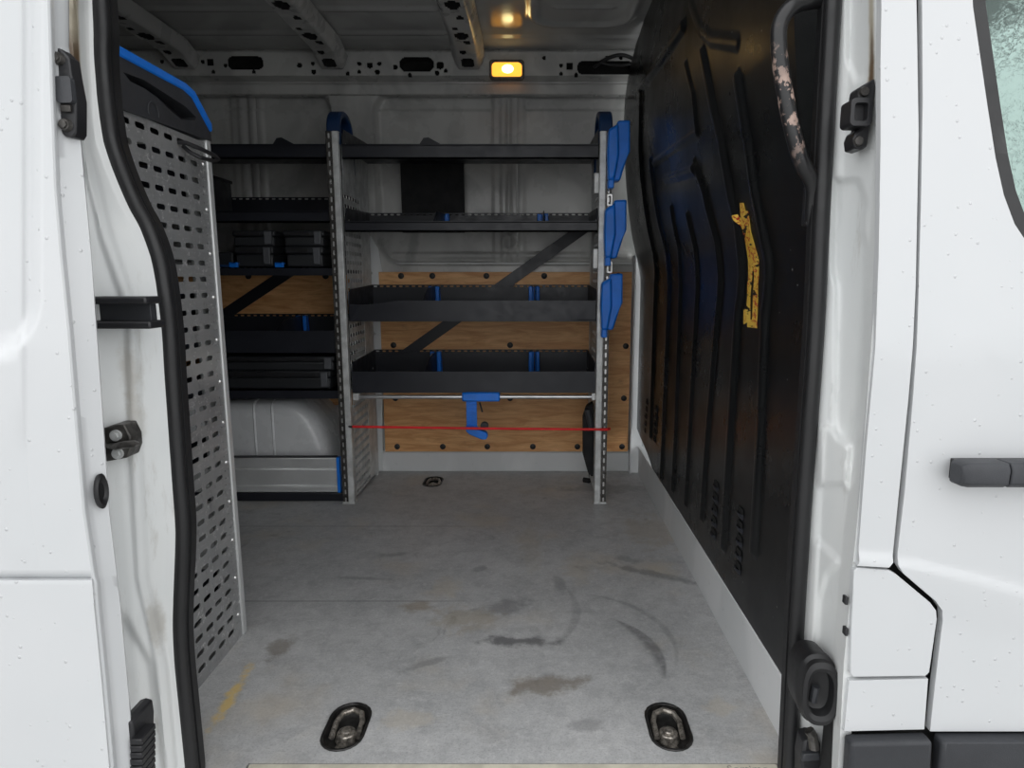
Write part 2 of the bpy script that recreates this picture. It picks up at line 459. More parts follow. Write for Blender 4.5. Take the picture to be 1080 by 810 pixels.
# --- floor with cut-outs for the lashing cups
LASH = [(-0.352, 1.118), (0.256, 1.118), (-0.415, 2.622)]
def stadium(c, w, l, n=10):
    r = w / 2; h = l / 2 - r; P = []
    for k in range(n + 1):
        a = k * PI / n; P.append((c[0] + r * math.cos(a), c[1] + h + r * math.sin(a)))
    for k in range(n + 1):
        a = PI + k * PI / n; P.append((c[0] + r * math.cos(a), c[1] - h + r * math.sin(a)))
    return P
mb = MB(); mb.plate([(XL, 1.022), (-.715, 1.022), (-.715, .975), (-.497, .975), (-.497, 1.022), (.47, 1.022), (.47, 2.80), (XL, 2.80)], [stadium(c, .074, .128) for c in LASH], onZ(0), .03)
struct(mb.build('floor', 'floor_grey', smooth=False), 'grey scuffed load floor of the van', 'floor')
mb = MB(); mb.box(-14, 14, -12, 16, -.70, -.64)
struct(mb.build('ground', 'asphalt', smooth=False), 'grey asphalt under the van', 'ground')
# sill strip in front of the floor
sill = MB().box(-.495, .425, .985, 1.021, -.012, .0015).build('trim_1', 'step_cream', bevel=.003)
struct(sill, 'cream edging strip along the front of the load floor', 'edging')
mb = MB(); mb.box(XL, .9, .93, 1.02, -.12, -.032); struct(mb.build('trim_2', 'jamb_paint', bevel=.004), 'white sill below the load floor', 'sill')
# lettering on the strip
cu = bpy.data.curves.new('lettering', 'FONT'); cu.body = 'Sortimo'; cu.size = .022; cu.extrude = .0004
to = bpy.data.objects.new('lettering_source', cu); C.objects.link(to); bpy.context.view_layer.update()
lm = bpy.data.meshes.new_from_object(to.evaluated_get(bpy.context.evaluated_depsgraph_get())); bpy.data.objects.remove(to)
lm.materials.clear(); lm.materials.append(M['lettering_grey'])
lo = bpy.data.objects.new('lettering', lm); C.objects.link(lo); lo.location = (.335, 1.000, .0017); lo.parent = sill; lo.matrix_parent_inverse = parent_inv(sill)
lo['label'] = 'faint grey lettering'

# --- inner side wall: pressed sheet with recessed panels
NU, NV = 420, 190
U, V = np.meshgrid(np.linspace(XL, .47, NU), np.linspace(.80, ZR, NV), indexing='ij')
dep = np.zeros_like(U)
def recess(u0, u1, v0, v1, r, d):
    global dep
    dep += d * sstep(.006, -.010, sd_rrect(U, V, u0, u1, v0, v1, r))
recess(-.640, .50, .895, 1.590, .095, .048)
recess(-1.60, -.815, .895, 1.590, .095, .048)
recess(-2.60, -1.72, .895, 1.575, .085, .030)
pz = 1.515
for (a, b) in ((-.64, -.16), (-.04, .42), (-1.60, -.82)):          # horizontal step line of the outer skin
    m = (U > a) & (U < b); dep += np.where(m, .006 * sstep(pz - .004, pz + .004, V), 0)
for cx in (-.10, -1.17):                                            # vertical swages
    for dx, hgt in ((-.052, -.006), (-.022, -.012), (.022, -.012), (.052, -.006)):
        dep += hgt * ridge(np.hypot(np.maximum(np.abs(U - cx - dx) - .004, 0), np.maximum(np.abs(V - 1.25) - .335, 0)), .014)
dep += -.008 * ridge(np.abs(np.hypot(U + .10, V - .985) - .028), .010)     # round embossing
dep += .012 * ridge(np.hypot(U + .72, V - 1.575), .022)
dep += -.010 * ridge(d_poly(U, V, [(-.59, .93), (.40, .93)]), .016)
P = np.stack([U, YB + dep, V], -1)
wb = MB().grid(P).build('wall_back', 'inner_paint', ang=60)
struct(wb, 'grey painted inner side panels of the van behind the shelves', 'wall')
# white lower wall, post foot and outer skin
mb = MB(); mb.box(XL, .47, 2.785, 2.80, -.02, .90)
struct(mb.build('wall_back_lower', 'skirting_paint', smooth=False), 'pale painted lower side wall behind the plywood', 'wall')
mb = MB(); mb.box(-2.6, 1.6, 2.83, 2.86, -.1, 1.80)
struct(mb.build('wall_back_outer', 'white_paint', smooth=False), 'outer side skin of the van', 'wall')
mb = MB(); mb.box(XL, .425, 2.772, 2.79, 0, .092); mb.box(XL, .425, 2.765, 2.79, .086, .094)
struct(mb.build('baseboard_back', 'skirting_paint', bevel=.003), 'pale strip between plywood and floor along the side wall', 'skirting')
# white posts beside the plywood, one with a curved head
mb = MB()
a = [XZ(*p, 2.765) for p in ((383, 250), (391, 249), (399, 262), (403, 285), (404, 496), (394, 496), (391, 300))]
mb.plate(a, [circle(*XZ(396, 352, 2.765), .006), circle(*XZ(395, 366, 2.765), .006), circle(*XZ(392, 288, 2.765), .006)], onY(2.76), .02)
struct(mb.build('trim_3', 'skirting_paint', bevel=.002), 'pale curved wall post beside the left edge of the plywood', 'post')
mb = MB(); mb.box(.418, .47, 2.748, 2.79, 0, .93); mb.box(.418, .426, 2.735, 2.75, 0, .93)
struct(mb.build('trim_4', 'skirting_paint', bevel=.003), 'pale wall post in the corner beside the black bulkhead', 'post')

# --- roof side rail with punched holes
def punched(name, u0, u1, v0, v1, holes, fn, mat, res=.0035, depth=.045, prof=None):
    nu, nv = int((u1 - u0) / res) + 1, int((v1 - v0) / res) + 1
    Ug, Vg = np.meshgrid(np.linspace(u0, u1, nu), np.linspace(v0, v1, nv), indexing='ij')
    sd = np.full(Ug.shape, 1.0)
    for h in holes: sd = np.minimum(sd, sd_rrect(Ug, Vg, *h))
    inside = sd < 0
    d = np.where(inside, depth, 0.0)
    P = fn(Ug, Vg, d)
    q = inside[:-1, :-1] | inside[1:, :-1] | inside[:-1, 1:] | inside[1:, 1:]
    mb = MB().grid(P, q.astype(int)); return mb.build(name, [mat, 'cavity_shade'], ang=50)
RY = 2.705
def hole_px(x0, x1, y0, y1, r=1.0):
    a = XZ(x0, y1, RY); b = XZ(x1, y0, RY); w = min(b[0] - a[0], b[1] - a[1]); return (a[0], b[0], a[1], b[1], w / 2 * r)
HL = [hole_px(241, 277, 60, 73), hole_px(422, 457, 61, 75), hole_px(609, 668, 65, 78)]
for x, y, s in ((464, 69, 7), (417, 71, 4), (214, 65, 3), (238, 69, 3), (222, 66, 6), (171, 65, 3), (316, 69, 4), (330, 67, 3), (331, 76, 4), (379, 67, 3), (390, 69, 5), (400, 67, 3),
                (379, 76, 3), (398, 76, 4), (367, 78, 3), (461, 77, 4), (470, 75, 3), (432, 79, 3), (592, 69, 3), (601, 70, 6), (592, 78, 3), (608, 79, 3), (574, 61, 3), (268, 76, 3), (225, 76, 3), (640, 61, 3), (655, 61, 3)):
    HL.append(hole_px(x - s / 2, x + s / 2, y - s / 2, y + s / 2, .4 if s == 6 else 1.0))
Z0, Z1 = XZ(400, 83, RY)[1], XZ(400, 49, RY)[1]
def railfn(Ug, Vg, d):
    lean = .02 * sstep(Z1 - .02, Z1, Vg) + .05 * sstep(Z0 + .012, Z0, Vg)
    return np.stack([Ug, RY + lean + d, Vg], -1)
rail = punched('trim_5', -1.75, .40, Z0 - .006, Z1 + .004, HL, railfn, 'inner_paint')
struct(rail, 'grey roof side rail with punched holes above the shelves', 'roof rail')
mb = MB(); mb.box(XL, .44, RY + .045, 2.83, Z1 - .005, 1.80); mb.box(XL, .47, RY + .02, 2.83, Z1, Z1 + .03)
mb.box(XL, .40, 2.755, 2.80, Z0 - .045, Z0)
struct(mb.build('trim_6', 'inner_paint', bevel=.004), 'grey flange where the roof meets the side rail', 'roof flange')

# --- roof skin with pressed beads
U, V = np.meshgrid(np.linspace(XL, .60, 330), np.linspace(1.0, 2.80, 220), indexing='ij')
zz = np.full(U.shape, ZR)
for y in (2.345, 2.56, 1.30, 1.65, 2.0):
    for (a, b) in ((-1.28, -.86), (-.70, -.33), (-1.9, -1.45)):
        d = np.hypot(np.maximum(np.abs(U - (a + b) / 2) - (b - a) / 2, 0), V - y); zz += -.007 * ridge(d, .022)
zz += -.010 * ridge(np.abs(sd_rrect(U, V, .0, .335, 1.35, 2.48, .09)), .022)
zz += -.006 * ridge(d_poly(U, V, [(.08, 2.33), (.26, 2.33)]), .014)
zz += -.006 * sstep(2.58, 2.60, V)
P = np.stack([U, V, zz], -1)
struct(MB().grid(P).build('ceiling', 'roof_paint', ang=60), 'grey glossy painted roof sheet with pressed beads', 'roof')
mb = MB(); mb.box(-2.6, 1.8, .93, 2.86, 1.775, 1.80); struct(mb.build('ceiling_outer', 'white_paint', smooth=False), 'outer roof skin', 'roof')
# roof bows
def bow(name, cx, label):
    n = 160; ss = np.linspace(0, 1, n)
    ys = np.where(ss < .84, 1.05 + ss / .84 * (2.56 - 1.05), 2.56 + (ss - .84) / .16 * .135)
    zs = 1.672 - .006 * ss - .030 * sstep(.85, 1, ss) ** 1.3
    W = np.array([-.062, -.058, -.052, -.040, -.036, -.03, -.024, -.018, -.012, -.006, 0, .006, .012, .018, .024, .03, .036, .040, .052, .058, .062])
    hgt = np.interp(np.abs(W), [0, .037, .050, .056, .062], [0, 0, .012, .038, .046])
    Sg, Wg = np.meshgrid(ss, W, indexing='ij'); Yg = np.interp(Sg, ss, ys)
    P = np.zeros((n, len(W), 3)); P[..., 0] = cx + Wg; P[..., 1] = Yg; P[..., 2] = np.interp(Sg, ss, zs) + hgt[None, :]
    q = np.zeros(Sg.shape, bool)
    for (yc, hl, hw, x) in ((2.655, .022, .024, 0), (2.595, .010, .008, -.012), (2.50, .010, .010, .014), (2.44, .026, .020, .0), (2.37, .008, .008, -.014), (2.28, .010, .009, .01), (2.18, .025, .02, 0), (2.10, .008, .008, .012)):
        q |= ((Yg - yc) / hl) ** 2 + ((Wg - x) / hw) ** 2 < 1
    P[..., 2] += np.where(q, .03, 0)
    qq = q[:-1, :-1] | q[1:, :-1] | q[:-1, 1:] | q[1:, 1:]
    o = MB().grid(P, qq.astype(int)).build(name, ['inner_paint', 'cavity_shade'], ang=45)
    return struct(o, label, 'roof bow')
bow('trim_7', -1.345, 'grey roof bow meeting the rail above the perforated end panel')
bow('trim_8', -.775, 'grey roof bow above the middle shelf upright')
bow('trim_9', -.248, 'grey roof bow beside the lit lamp')

# --- remaining shell: rear end, near side wall, cab floor
mb = MB(); mb.box(XL - .05, XL, .95, 2.85, -.1, 1.80); struct(mb.build('wall_left', 'inner_paint', smooth=False), 'closed rear end of the load space', 'wall')
mb = MB(); mb.box(XL, -.72, .985, 1.0, -.1, 1.80); mb.box(-.75, .47, .985, 1.0, 1.66, 1.80)
struct(mb.build('wall_front', 'inner_paint', smooth=False), 'inner side of the van wall around the sliding door opening', 'wall')

# --- wheel arch
rings = []
def arch_pt(x, k):
    """height of the arch at offset x from its middle"""
    hw, top, rx, ry = .432 * k, .372 * (1 - (1 - k) * .8), .175, .33
    a = max(0.0, (abs(x) - (hw - rx)) / rx)
    return top - ry * (1 - math.sqrt(max(0.0, 1 - min(1, a) ** 2)))
def arch_ring(Y, k):
    P = []; hw = .432 * k
    for i in range(61):
        a = PI * i / 60; x = hw * math.copysign(abs(math.cos(a)) ** .55, math.cos(a))
        P.append((-1.215 + x, Y, max(0.0, arch_pt(x, k)) if 0 < i < 60 else 0.0))
    return P
for Y, k in ((2.80, 1.0), (2.60, 1.0), (2.54, .996), (2.505, .985), (2.484, .965), (2.474, .935), (2.471, .88), (2.470, .4), (2.470, .02)): rings.append(arch_ring(Y, k))
P = np.array(rings)
for xx in (-1.20, -1.12):                                         # pressed swages
    m = np.clip(1 - np.abs(P[..., 0] - xx) / .014, 0, 1)
mb = MB().grid(P)
wa = mb.build('wheel_arch', 'arch_paint', ang=70); struct(wa, 'rounded pale grey wheel arch behind the aluminium kick board', 'wheel arch')
for xx in (-1.075, -1.005):
    pts = []
    for Y, k in ((2.60, 1.0), (2.54, .996), (2.505, .985), (2.484, .965), (2.474, .935), (2.471, .88), (2.470, .4), (2.470, .05)):
        pts.append((xx, Y, max(.002, arch_pt(xx + 1.215, k))))
    MB().tube(pts, .005, 6).build('arch_swage', 'arch_paint', wa)

# ------------------------------------------------------------------ bulkhead
def fX(z):
    return np.interp(z, [0, .80, .84, .87, .94, 1.0, 1.1, 1.2, 1.32, 1.45, 1.55, 1.72], [.455, .455, .453, .448, .431, .416, .399, .387, .378, .372, .374, .385])
def polyYZ(pts):
    out = []
    for px, py in pts:
        X = .455
        for _ in range(6):
            p = PX(px, py, X); X = float(fX(p[2]))
        out.append((p[1], p[2]))
    return out
RIBS = [  # (pixel polyline on the sheet, half width, height)
    ([(779, 83), (790, 150), (804, 237), (812, 275), (808, 330), (803, 459), (796, 580)], .022, .016),
    ([(742, 56), (762, 150), (779, 237), (783, 280), (779, 330), (771, 459), (764, 575)], .022, .016),
    ([(702, 189), (735, 178), (744, 205), (757, 255), (760, 285), (757, 340), (747, 459), (741, 545)], .018, .014),
    ([(733, 170), (736, 190)], .014, .010),
    ([(726, 228), (734, 262), (736, 290), (728, 459), (724, 530)], .018, .013),
    ([(709, 220), (717, 262), (718, 290), (713, 459), (710, 515)], .018, .013),
    ([(687, 170), (694, 225), (704, 265), (706, 290), (700, 459), (698, 502)], .022, .014),
    ([(722, 27), (700, 60), (675, 95)], .026, .020),
    ([(677, 100), (676, 160), (684, 235), (691, 268), (692, 300), (687, 459)], .024, .016),
    ([(724, 68), (732, 100), (736, 140), (690, 172)], .016, .011),
    ([(728, 0), (738, 30), (750, 41), (778, 45)], .020, .0055),  # added crease, shaped to catch a curved highlight from the lamp
]
NU, NV = 330, 300
tU, tV = np.meshgrid(np.linspace(0, 1, NU), np.linspace(0, 1, NV), indexing='ij')
Yg = 1.04 + tU * (2.735 - 1.04)
zlo = .118 + np.interp(Yg, [0, 2.40, 2.735], [0, 0, .085])
zhi = np.interp(Yg, [0, 2.45, 2.58, 2.68, 2.735], [1.72, 1.72, 1.69, 1.62, 1.52])
Zg = zlo + tV * (zhi - zlo)
Xg = fX(Zg) - .010 * sstep(2.5, 2.735, Yg)
for pts, w, hgt in RIBS:
    Xg = Xg - .6 * hgt * ridge(d_poly(Yg, Zg, polyYZ(pts)), w * .85)
# louvres: dark plate painted as the slot's shade, with a small hood
LOUV = []
def louvre_col(p0, p1, w, n=5):
    a = PX(*p0, .455); b = PX(*p1, .455)
    for i in range(n):
        t = i / (n - 1); LOUV.append((a[1] + (b[1] - a[1]) * t, a[2] + (b[2] - a[2]) * t, w))
louvre_col((756, 511), (753, 561), .036); louvre_col((782, 539), (779, 597), .036)
louvre_col((683, 423), (681, 453), .036); louvre_col((693, 430), (691, 462), .036)
P = np.stack([Xg, Yg, Zg], -1)
bh = MB().grid(P).build('wall_right', 'bulkhead_black', ang=60)
struct(bh, 'black pressed steel bulkhead between load space and cab', 'bulkhead')
for (y, z, w) in LOUV:
    mb = MB()
    # slot mouth and pressed hood above it
    X0 = .4545
    P = np.zeros((9, 6, 3))
    for i in range(9):
        t = i / 8; yy = y + (t - .5) * w; k = math.sin(PI * t) ** .6
        for j in range(6):
            s_ = j / 5
            P[i, j] = (X0 - .008 * k * math.sin((1 - s_) * PI * .62), yy, z - .003 - .014 * s_)
    mb.grid(P)
    mb.build('louvre', 'tray_black', bh, ang=60)  # lighter black than the bulkhead, so the hood seems to catch light
    mb = MB(); mb.plate(rrect(y - w * .48, y + w * .48, z - .005, z + .009, .005), [], onX(.4535), .001)
    mb.build('louvre_slot_shade', 'cavity_shade', bh)  # thin dark plate lying on the sheet, the slot's shade as colour
mb = MB(); mb.box(.455, .475, 1.02, 2.74, -.02, .122); mb.box(.452, .456, 1.02, 2.74, .113, .122)
struct(mb.build('baseboard_right', 'skirting_paint', bevel=.002), 'pale kick strip under the black bulkhead', 'skirting')
# black bulkhead return beside the doorway (concave pocket behind the grab handle)
U, V = np.meshgrid(np.linspace(.355, .52, 60), np.linspace(-.05, 1.74, 240), indexing='ij')
dY = np.zeros_like(U)
dY += .055 * sstep(.012, -.03, sd_rrect(U, V, .385, .56, .985, 1.27, .05))
P = np.stack([U, 1.035 + dY, V], -1)
edge = fX(V[0]) + .002
for j in range(V.shape[1]):
    P[:, j, 0] = edge[j] + (U[:, j] - .355) / .165 * (.53 - edge[j])
    dY_ = .060 * sstep(.94, .985, V[:, j]) * sstep(1.36, 1.31, V[:, j])
    P[:, j, 1] = 1.030 + dY_
struct(MB().grid(P).build('trim_10', 'lining_black', ang=60), 'black textured door post lining with a pocket behind the grab handle', 'post lining')
# ================================================================== THINGS INSIDE
# --- plywood lining with black screw plugs
ply = thing('plywood_panel', 'orange-brown plywood lining with black screw plugs behind the middle shelves', 'panel', (-.11, 2.76, .095))
mb = MB(); mb.plate([(-.640, .094), (.412, .094), (.412, .862), (-.640, .862)], [], onY(2.752), .02)
mb.build('board', 'plywood', ply, bevel=.002)
for x, y in ((423, 291), (456, 291), (513, 291), (574, 291), (652, 291), (415, 364), (538, 364), (660, 365), (658, 420), (417, 420), (538, 420), (419, 471), (467, 471), (514, 471), (562, 471), (609, 471), (656, 471)):
    X, Z = XZ(x, y, 2.752)
    mb = MB(); mb.cyl((X, 2.7525, Z), (0, -1, 0), .0125, .002, 16); mb.cyl((X, 2.7505, Z), (0, -1, 0), .0115, .003, 16, .006)
    mb.build('screw_plug', 'screw_black', ply)
ply2 = thing('plywood_panel', 'shaded plywood lining behind the left bay above the wheel arch', 'panel', (-1.2, 2.76, .30))
mb = MB(); mb.plate([(-1.72, .30), (-.765, .30), (-.765, .862), (-1.72, .862)], [], onY(2.752), .02); mb.build('board', 'plywood', ply2, bevel=.002)
for x in (-1.5, -1.18, -.86):
    mb = MB(); mb.cyl((x, 2.7525, .845), (0, -1, 0), .0125, .004, 16); mb.build('screw_plug', 'screw_black', ply2)

# --- shelving
YF, YR = 2.372, 2.735
def slotted_upright(parent, x, flip=1, zt=1.335):
    """slotted front profile; dark slotted channel beside a plain grey flange"""
    mb = MB(); a, b = (x - .022, x - .002) if flip > 0 else (x + .002, x + .022)
    n = 44; dz = zt / n
    xs0, xs1 = min(a, b), max(a, b)
    mb.slots(0.0, zt, n, xs0, xs1, 1, dz * .62, .0065, lambda u, v, w: (v, YF - .018 + w, u), .004)
    mb.build('slotted_channel', 'dark_steel', parent, weld=True)
    mb = MB(); mb.box(xs0, xs1, YF - .0125, YF - .011, 0, zt); mb.build('channel_back', 'bright_steel', parent)
    c0, c1 = (x - .001, x + .022) if flip > 0 else (x - .022, x + .001)
    mb = MB(); mb.box(c0, c1, YF - .022, YF + .004, 0, zt); mb.box(min(c0, xs0), max(c1, xs1), YF - .010, YF + .004, 0, zt)
    mb.build('upright', 'galvanised', parent, bevel=.0025)
    mb = MB(); mb.box(x - .024, x + .024, YF - .024, YF + .02, 0, .008); mb.build('foot_plate', 'galvanised', parent, bevel=.002)
def side_panel(parent, x, name='side_panel', mat='galvanised'):
    mb = MB(); mb.slots(YF + .01, YR - .14, 6, .02, 1.14, 34, .030, .014, lambda u, v, w: (x + w, u, v), .0015)
    mb.box(x, x + .0015, YR - .14, YR, .02, 1.30); mb.box(x, x + .0015, YF + .01, YR - .14, 1.14, 1.30)
    sd_ = -1 if x < 0 else 1
    mb.box(min(x - sd_ * .001, x + sd_ * .014), max(x - sd_ * .001, x + sd_ * .014), YR - .02, YR, 0, 1.30)
    mb.build(name, mat, parent)
def end_cap(parent, x, mat_top='dark_blue_plastic'):
    """arched plastic hood on top of the end panel"""
    R = []; path = []
    for i in range(15):
        t = i / 14; a = PI * (1 - t)
        path.append((YF + .085 - .09 * math.cos(PI * t) * 1.0, 1.335 + .085 * math.sin(PI * t) ** .7))
    path = [(YF - .012, 1.29)] + path + [(YF + .185, 1.20)]
    mb = MB(); R = []
    for i, (y, z) in enumerate(path):
        cy, cz = YF + .085, 1.30; d = Vector((y - cy, z - cz)).normalized()
        R.append([(x - .024, y, z), (x + .024, y, z), (x + .024, y - d.x * .022, z - d.y * .022), (x - .024, y - d.x * .022, z - d.y * .022)])
    mb.rings(R); mb.build('hood', mat_top, parent, bevel=.006)
    mb = MB(); mb.plate([(YF, 1.25), (YF + .20, 1.18), (YR, 1.18), (YR, 1.30), (YF + .16, 1.36), (YF + .01, 1.34)], [], onX(x + .003), .006)
    mb.build('hood_web', 'black_plastic', parent, bevel=.002)
def tray(parent, x0, x1, zlo, zhi, zback, dips=False, div=(), raised=False):
    t = 0.003; zb = zhi - .006 if raised else zlo + .004
    mb = MB()
    mb.box(x0, x1, YF, YR, zb, zb + t)
    lip = [(x0, zlo), (x1, zlo), (x1, zhi), (x0, zhi)]
    if dips:
        w = x1 - x0
        lip = [(x0, zlo), (x1, zlo), (x1, zhi)] + [(x0 + w * u, zhi - d) for u, d in ((.22, 0), (.19, .001), (.16, .005), (.13, .009), (.09, .013), (.05, .015), (0, .013))]
    mb.plate(lip, [], onY(YF), t)
    mb.box(x0, x1, YF, YF + .012, zlo, zlo + .006)
    for x in (x0, x1 - t):
        mb.plate([(YF, zlo), (YF + .02, zb), (YR, zb), (YR, zback), (YF + .02, zhi + (zback - zhi) * .75), (YF, zhi)], [], onX(x, 1), t)
    mb.box(x0, x1, YR - t, YR, zb, zback - .014)
    n = int((x1 - x0) / .026)
    mb.slots(x0, x1, n, zback - .014, zback, 1, .015, .006, lambda u, v, w: (u, YR + w, v), -.003)
    o = mb.build('tray', 'tray_black', parent, bevel=.0012, seg=1)
    zlo = zb - .004
    for i, (x, wire) in enumerate(div):
        hb = zback - zlo - .012
        mb = MB(); mb.plate([(YF + .03, zlo + .012), (YR - .01, zlo + .012), (YR - .01, zback - .004), (YF + .15, zback - .012), (YF + .03, zhi - .01)], [], onX(x, 1), .003)
        mb.build('divider', 'tray_black', o)
        mb = MB(); mb.box(x - .022, x - .005, YR - .035, YR - .006, zlo + .012, zback - .006); mb.box(x + .007, x + .022, YR - .035, YR - .006, zlo + .012, zback - .006)
        mb.box(x - .022, x + .022, YR - .018, YR - .006, zlo + .012, zback - .008)
        mb.build('divider_clip', 'blue_plastic', o, bevel=.003)
        if wire:
            mb = MB(); mb.tube([(x - .012, YF + .05, zlo + .02), (x - .012, YF + .2, zhi + .005), (x - .012, YR - .04, zback - .01)], .002, 6); mb.build('divider_wire', 'galvanised', o)
            mb = MB(); mb.tube([(x - .02, YF + .09, zlo + .02), (x - .02, YF + .25, zhi - .01), (x - .02, YR - .04, zback - .03)], .002, 6)
            mb.build('divider_wire', 'galvanised', o)
    # rivets on the ends
    for x, s_ in ((x0, 1), (x1, -1)):
        for yy in (YF + .04, YR - .06):
            mb = MB(); mb.cyl((x + s_ * .003, yy, (zlo + zhi) / 2 + .01), (s_, 0, 0), .004, .002, 8); mb.build('rivet', 'bright_steel', o)
    return o
rack = thing('shelf_rack', 'shelf rack with four black trays between two slotted uprights before the plywood', 'shelving', (-.22, YF, 0))
slotted_upright(rack, -.690, 1); slotted_upright(rack, .252, -1)
side_panel(rack, -.668); side_panel(rack, .236)
end_cap(rack, -.690); end_cap(rack, .252)
tray(rack, -.664, .230, 1.246, 1.296, 1.366, raised=True)
tray(rack, -.664, .230, .998, 1.036, 1.098, raised=True, div=((-.36, False), (.04, False)))
tray(rack, -.664, .230, .682, .757, .810, dips=True, div=((-.405, True), (.005, False)))
tray(rack, -.664, .230, .420, .499, .541, div=((-.405, True), (.005, False)))
mb = MB(); mb.tube([(-.64, YF + .004, .404), (.222, YF + .004, .404)], .0075, 12); mb.build('rail', 'aluminium', rack)
for xa in (-.662, .216):
    mb = MB(); mb.box(xa, xa + .022, YF - .004, YF + .016, .392, .418); mb.build('rail_bracket', 'galvanised', rack, bevel=.002)
def bar_between(mb, a, b, w, t):
    a, b = Vector(a), Vector(b); d = (b - a).normalized(); up = Vector((0, -1, 0)); s_ = d.cross(up).normalized()
    mb.rings([[p + s_ * (w / 2) + up * t, p - s_ * (w / 2) + up * t, p - s_ * (w / 2), p + s_ * (w / 2)] for p in (a, b)])
mb = MB(); bar_between(mb, PY(632, 229, 2.748), PY(415, 383, 2.748), .046, .004); mb.build('diagonal_brace', 'tray_black', rack, bevel=.001)
for z in (1.165, .905):
    mb = MB(); mb.box(.214, .233, YF - .002, YF + .030, z - .035, z + .035); mb.build('clamp_plate', 'galvanised', rack, bevel=.003)

rack2 = thing('shelf_rack', 'darker shelf rack left of the middle upright, over the wheel arch, holding black cases', 'shelving', (-1.17, YF, 0))
slotted_upright(rack2, -1.645, 1); side_panel(rack2, -1.625)
tray(rack2, -1.62, -.717, 1.246, 1.296, 1.366, raised=True)
tray(rack2, -1.62, -.717, 1.030, 1.072, 1.160, raised=True)
tray(rack2, -1.62, -.717, .846, .872, .885)
tray(rack2, -1.62, -.717, .568, .648, .690, div=((-.955, True),))
tray(rack2, -1.62, -.717, .398, .428, .440)
mb = MB(); bar_between(mb, PY(312, 282, 2.748), PY(228, 338, 2.748), .046, .004); mb.build('diagonal_brace', 'tray_black', rack2, bevel=.001)
mb = MB(); mb.box(-1.62, -.717, YF + .01, YF + .10, 0, .032); mb.build('base_rail', 'tray_black', rack2, bevel=.003)
# dark peaked bracket on the top trays
for x, r in ((-.895, rack2), (-.365, rack)):
    mb = MB(); mb.plate([(x - .055, 1.30), (x + .06, 1.30), (x - .012, 1.338), (x - .03, 1.336)], [], onY(YF + .10), .004); mb.build('bracket', 'tray_black', r)
# aluminium kick board
kb = thing('kick_board', 'folding aluminium board standing upright below the wheel arch bay', 'board', (-1.2, YF, .032))
mb = MB(); prof = [(0, .033), (-.006, .036), (-.006, .058), (0, .062), (0, .122), (.003, .125), (.003, .129), (0, .132), (0, .166), (.004, .170), (.012, .170), (.012, .033)]
mb.rings([[(x, YF + .018 + p[0], p[1]) for p in prof] for x in (-1.61, -.740)]); mb.build('board', 'white_alu', kb, bevel=.001, seg=1)
mb = MB(); mb.box(-.740, -.728, YF + .010, YF + .034, .033, .171); mb.build('end_cap', 'blue_plastic', kb, bevel=.002)
mb = MB(); mb.box(-1.61, -.740, YF + .014, YF + .032, .170, .174); mb.build('top_edge', 'tray_black', kb)

# black cases on the left bay
def case(label, x0, x1, z0, z1, latch='right', group=None, y0=YF + .012, depth=.30):
    k = thing('storage_case', label, 'case', ((x0 + x1) / 2, y0 + depth / 2, z0), group)
    mb = MB(); h = z1 - z0
    mb.box(x0, x1, y0, y0 + depth, z0, z0 + h * .62); mb.build('body', 'case_grey', k, bevel=.006)
    mb = MB(); mb.box(x0 - .004, x1 + .004, y0 - .004, y0 + depth, z0 + h * .64, z1); mb.build('lid', 'case_grey', k, bevel=.006)
    mb = MB(); mb.box(x0 + .012, x1 - .05, y0 - .006, y0 - .003, z0 + h * .70, z1 - h * .08); mb.build('label_strip', 'black_plastic', k, bevel=.001)
    lx = x1 - .032
    mb = MB(); mb.box(lx, lx + .026, y0 - .012, y0, z0 + h * .12, z1 - h * .05); mb.build('latch', 'case_latch', k, bevel=.003)
    return k
zt = .8765
case('black case at left on the blue-clipped shelf, under another case', -1.062, -.930, zt, zt + .072)
case('black case on top of the left lower case above the plywood', -1.066, -.922, zt + .0725, zt + .127)
case('black case beside the slotted upright, under another case', -.882, -.752, zt, zt + .072)
case('black case on top of the case beside the slotted upright', -.886, -.746, zt + .0725, zt + .127)
case('flat long black case lying on the lowest shelf over the wheel arch', -1.20, -.748, .4325, .500, depth=.32)
case('flat black case with grey latch, topmost of the pair over the wheel arch', -1.205, -.732, .5008, .553, depth=.32)
for lab, x in (('blue clip in front of the left pair of black cases', -1.064), ('blue clip between the two pairs of black cases', -.902)):
    mb = MB(); mb.box(x - .016, x + .016, YF - .010, YF - .001, .874, .892); mb.box(x - .012, x + .012, YF - .010, YF + .022, .886, .892)
    tag(mb.build('shelf_clip', 'blue_plastic', bevel=.002), lab, 'clip', 'blue clips on the case shelf')
bx = thing('storage_bin', 'black open bin at the far left of the second shelf beside the perforated panel', 'bin', (-1.26, 2.45, 1.07))
mb = MB(); mb.plate(rrect(-1.36, -1.155, 2.39, 2.60, .012, 3), [rrect(-1.356, -1.159, 2.394, 2.596, .010, 3)], onZ(1.195), .125); mb.box(-1.355, -1.16, 2.395, 2.595, 1.0702, 1.076); mb.build('tub', 'case_grey', bx)
mb = MB(); mb.plate(rrect(-1.366, -1.149, 2.384, 2.606, .014, 3), [rrect(-1.354, -1.161, 2.396, 2.594, .010, 3)], onZ(1.202), .010); mb.build('rim', 'black_plastic', bx, bevel=.002)
bl = MB(); bl.box(-1.22, -1.08, YF - .004, YF - .001, .876, .884); tag(bl.build('marker_strip', 'dark_blue_plastic', bevel=.001), 'thin blue strip on the shelf edge left of the black cases', 'strip')
mb = MB(); mb.box(-1.24, -1.09, YF + .05, YF + .25, .877, .93); tag(mb.build('storage_box', 'case_grey', bevel=.006), 'low dark box behind the thin blue strip', 'box')

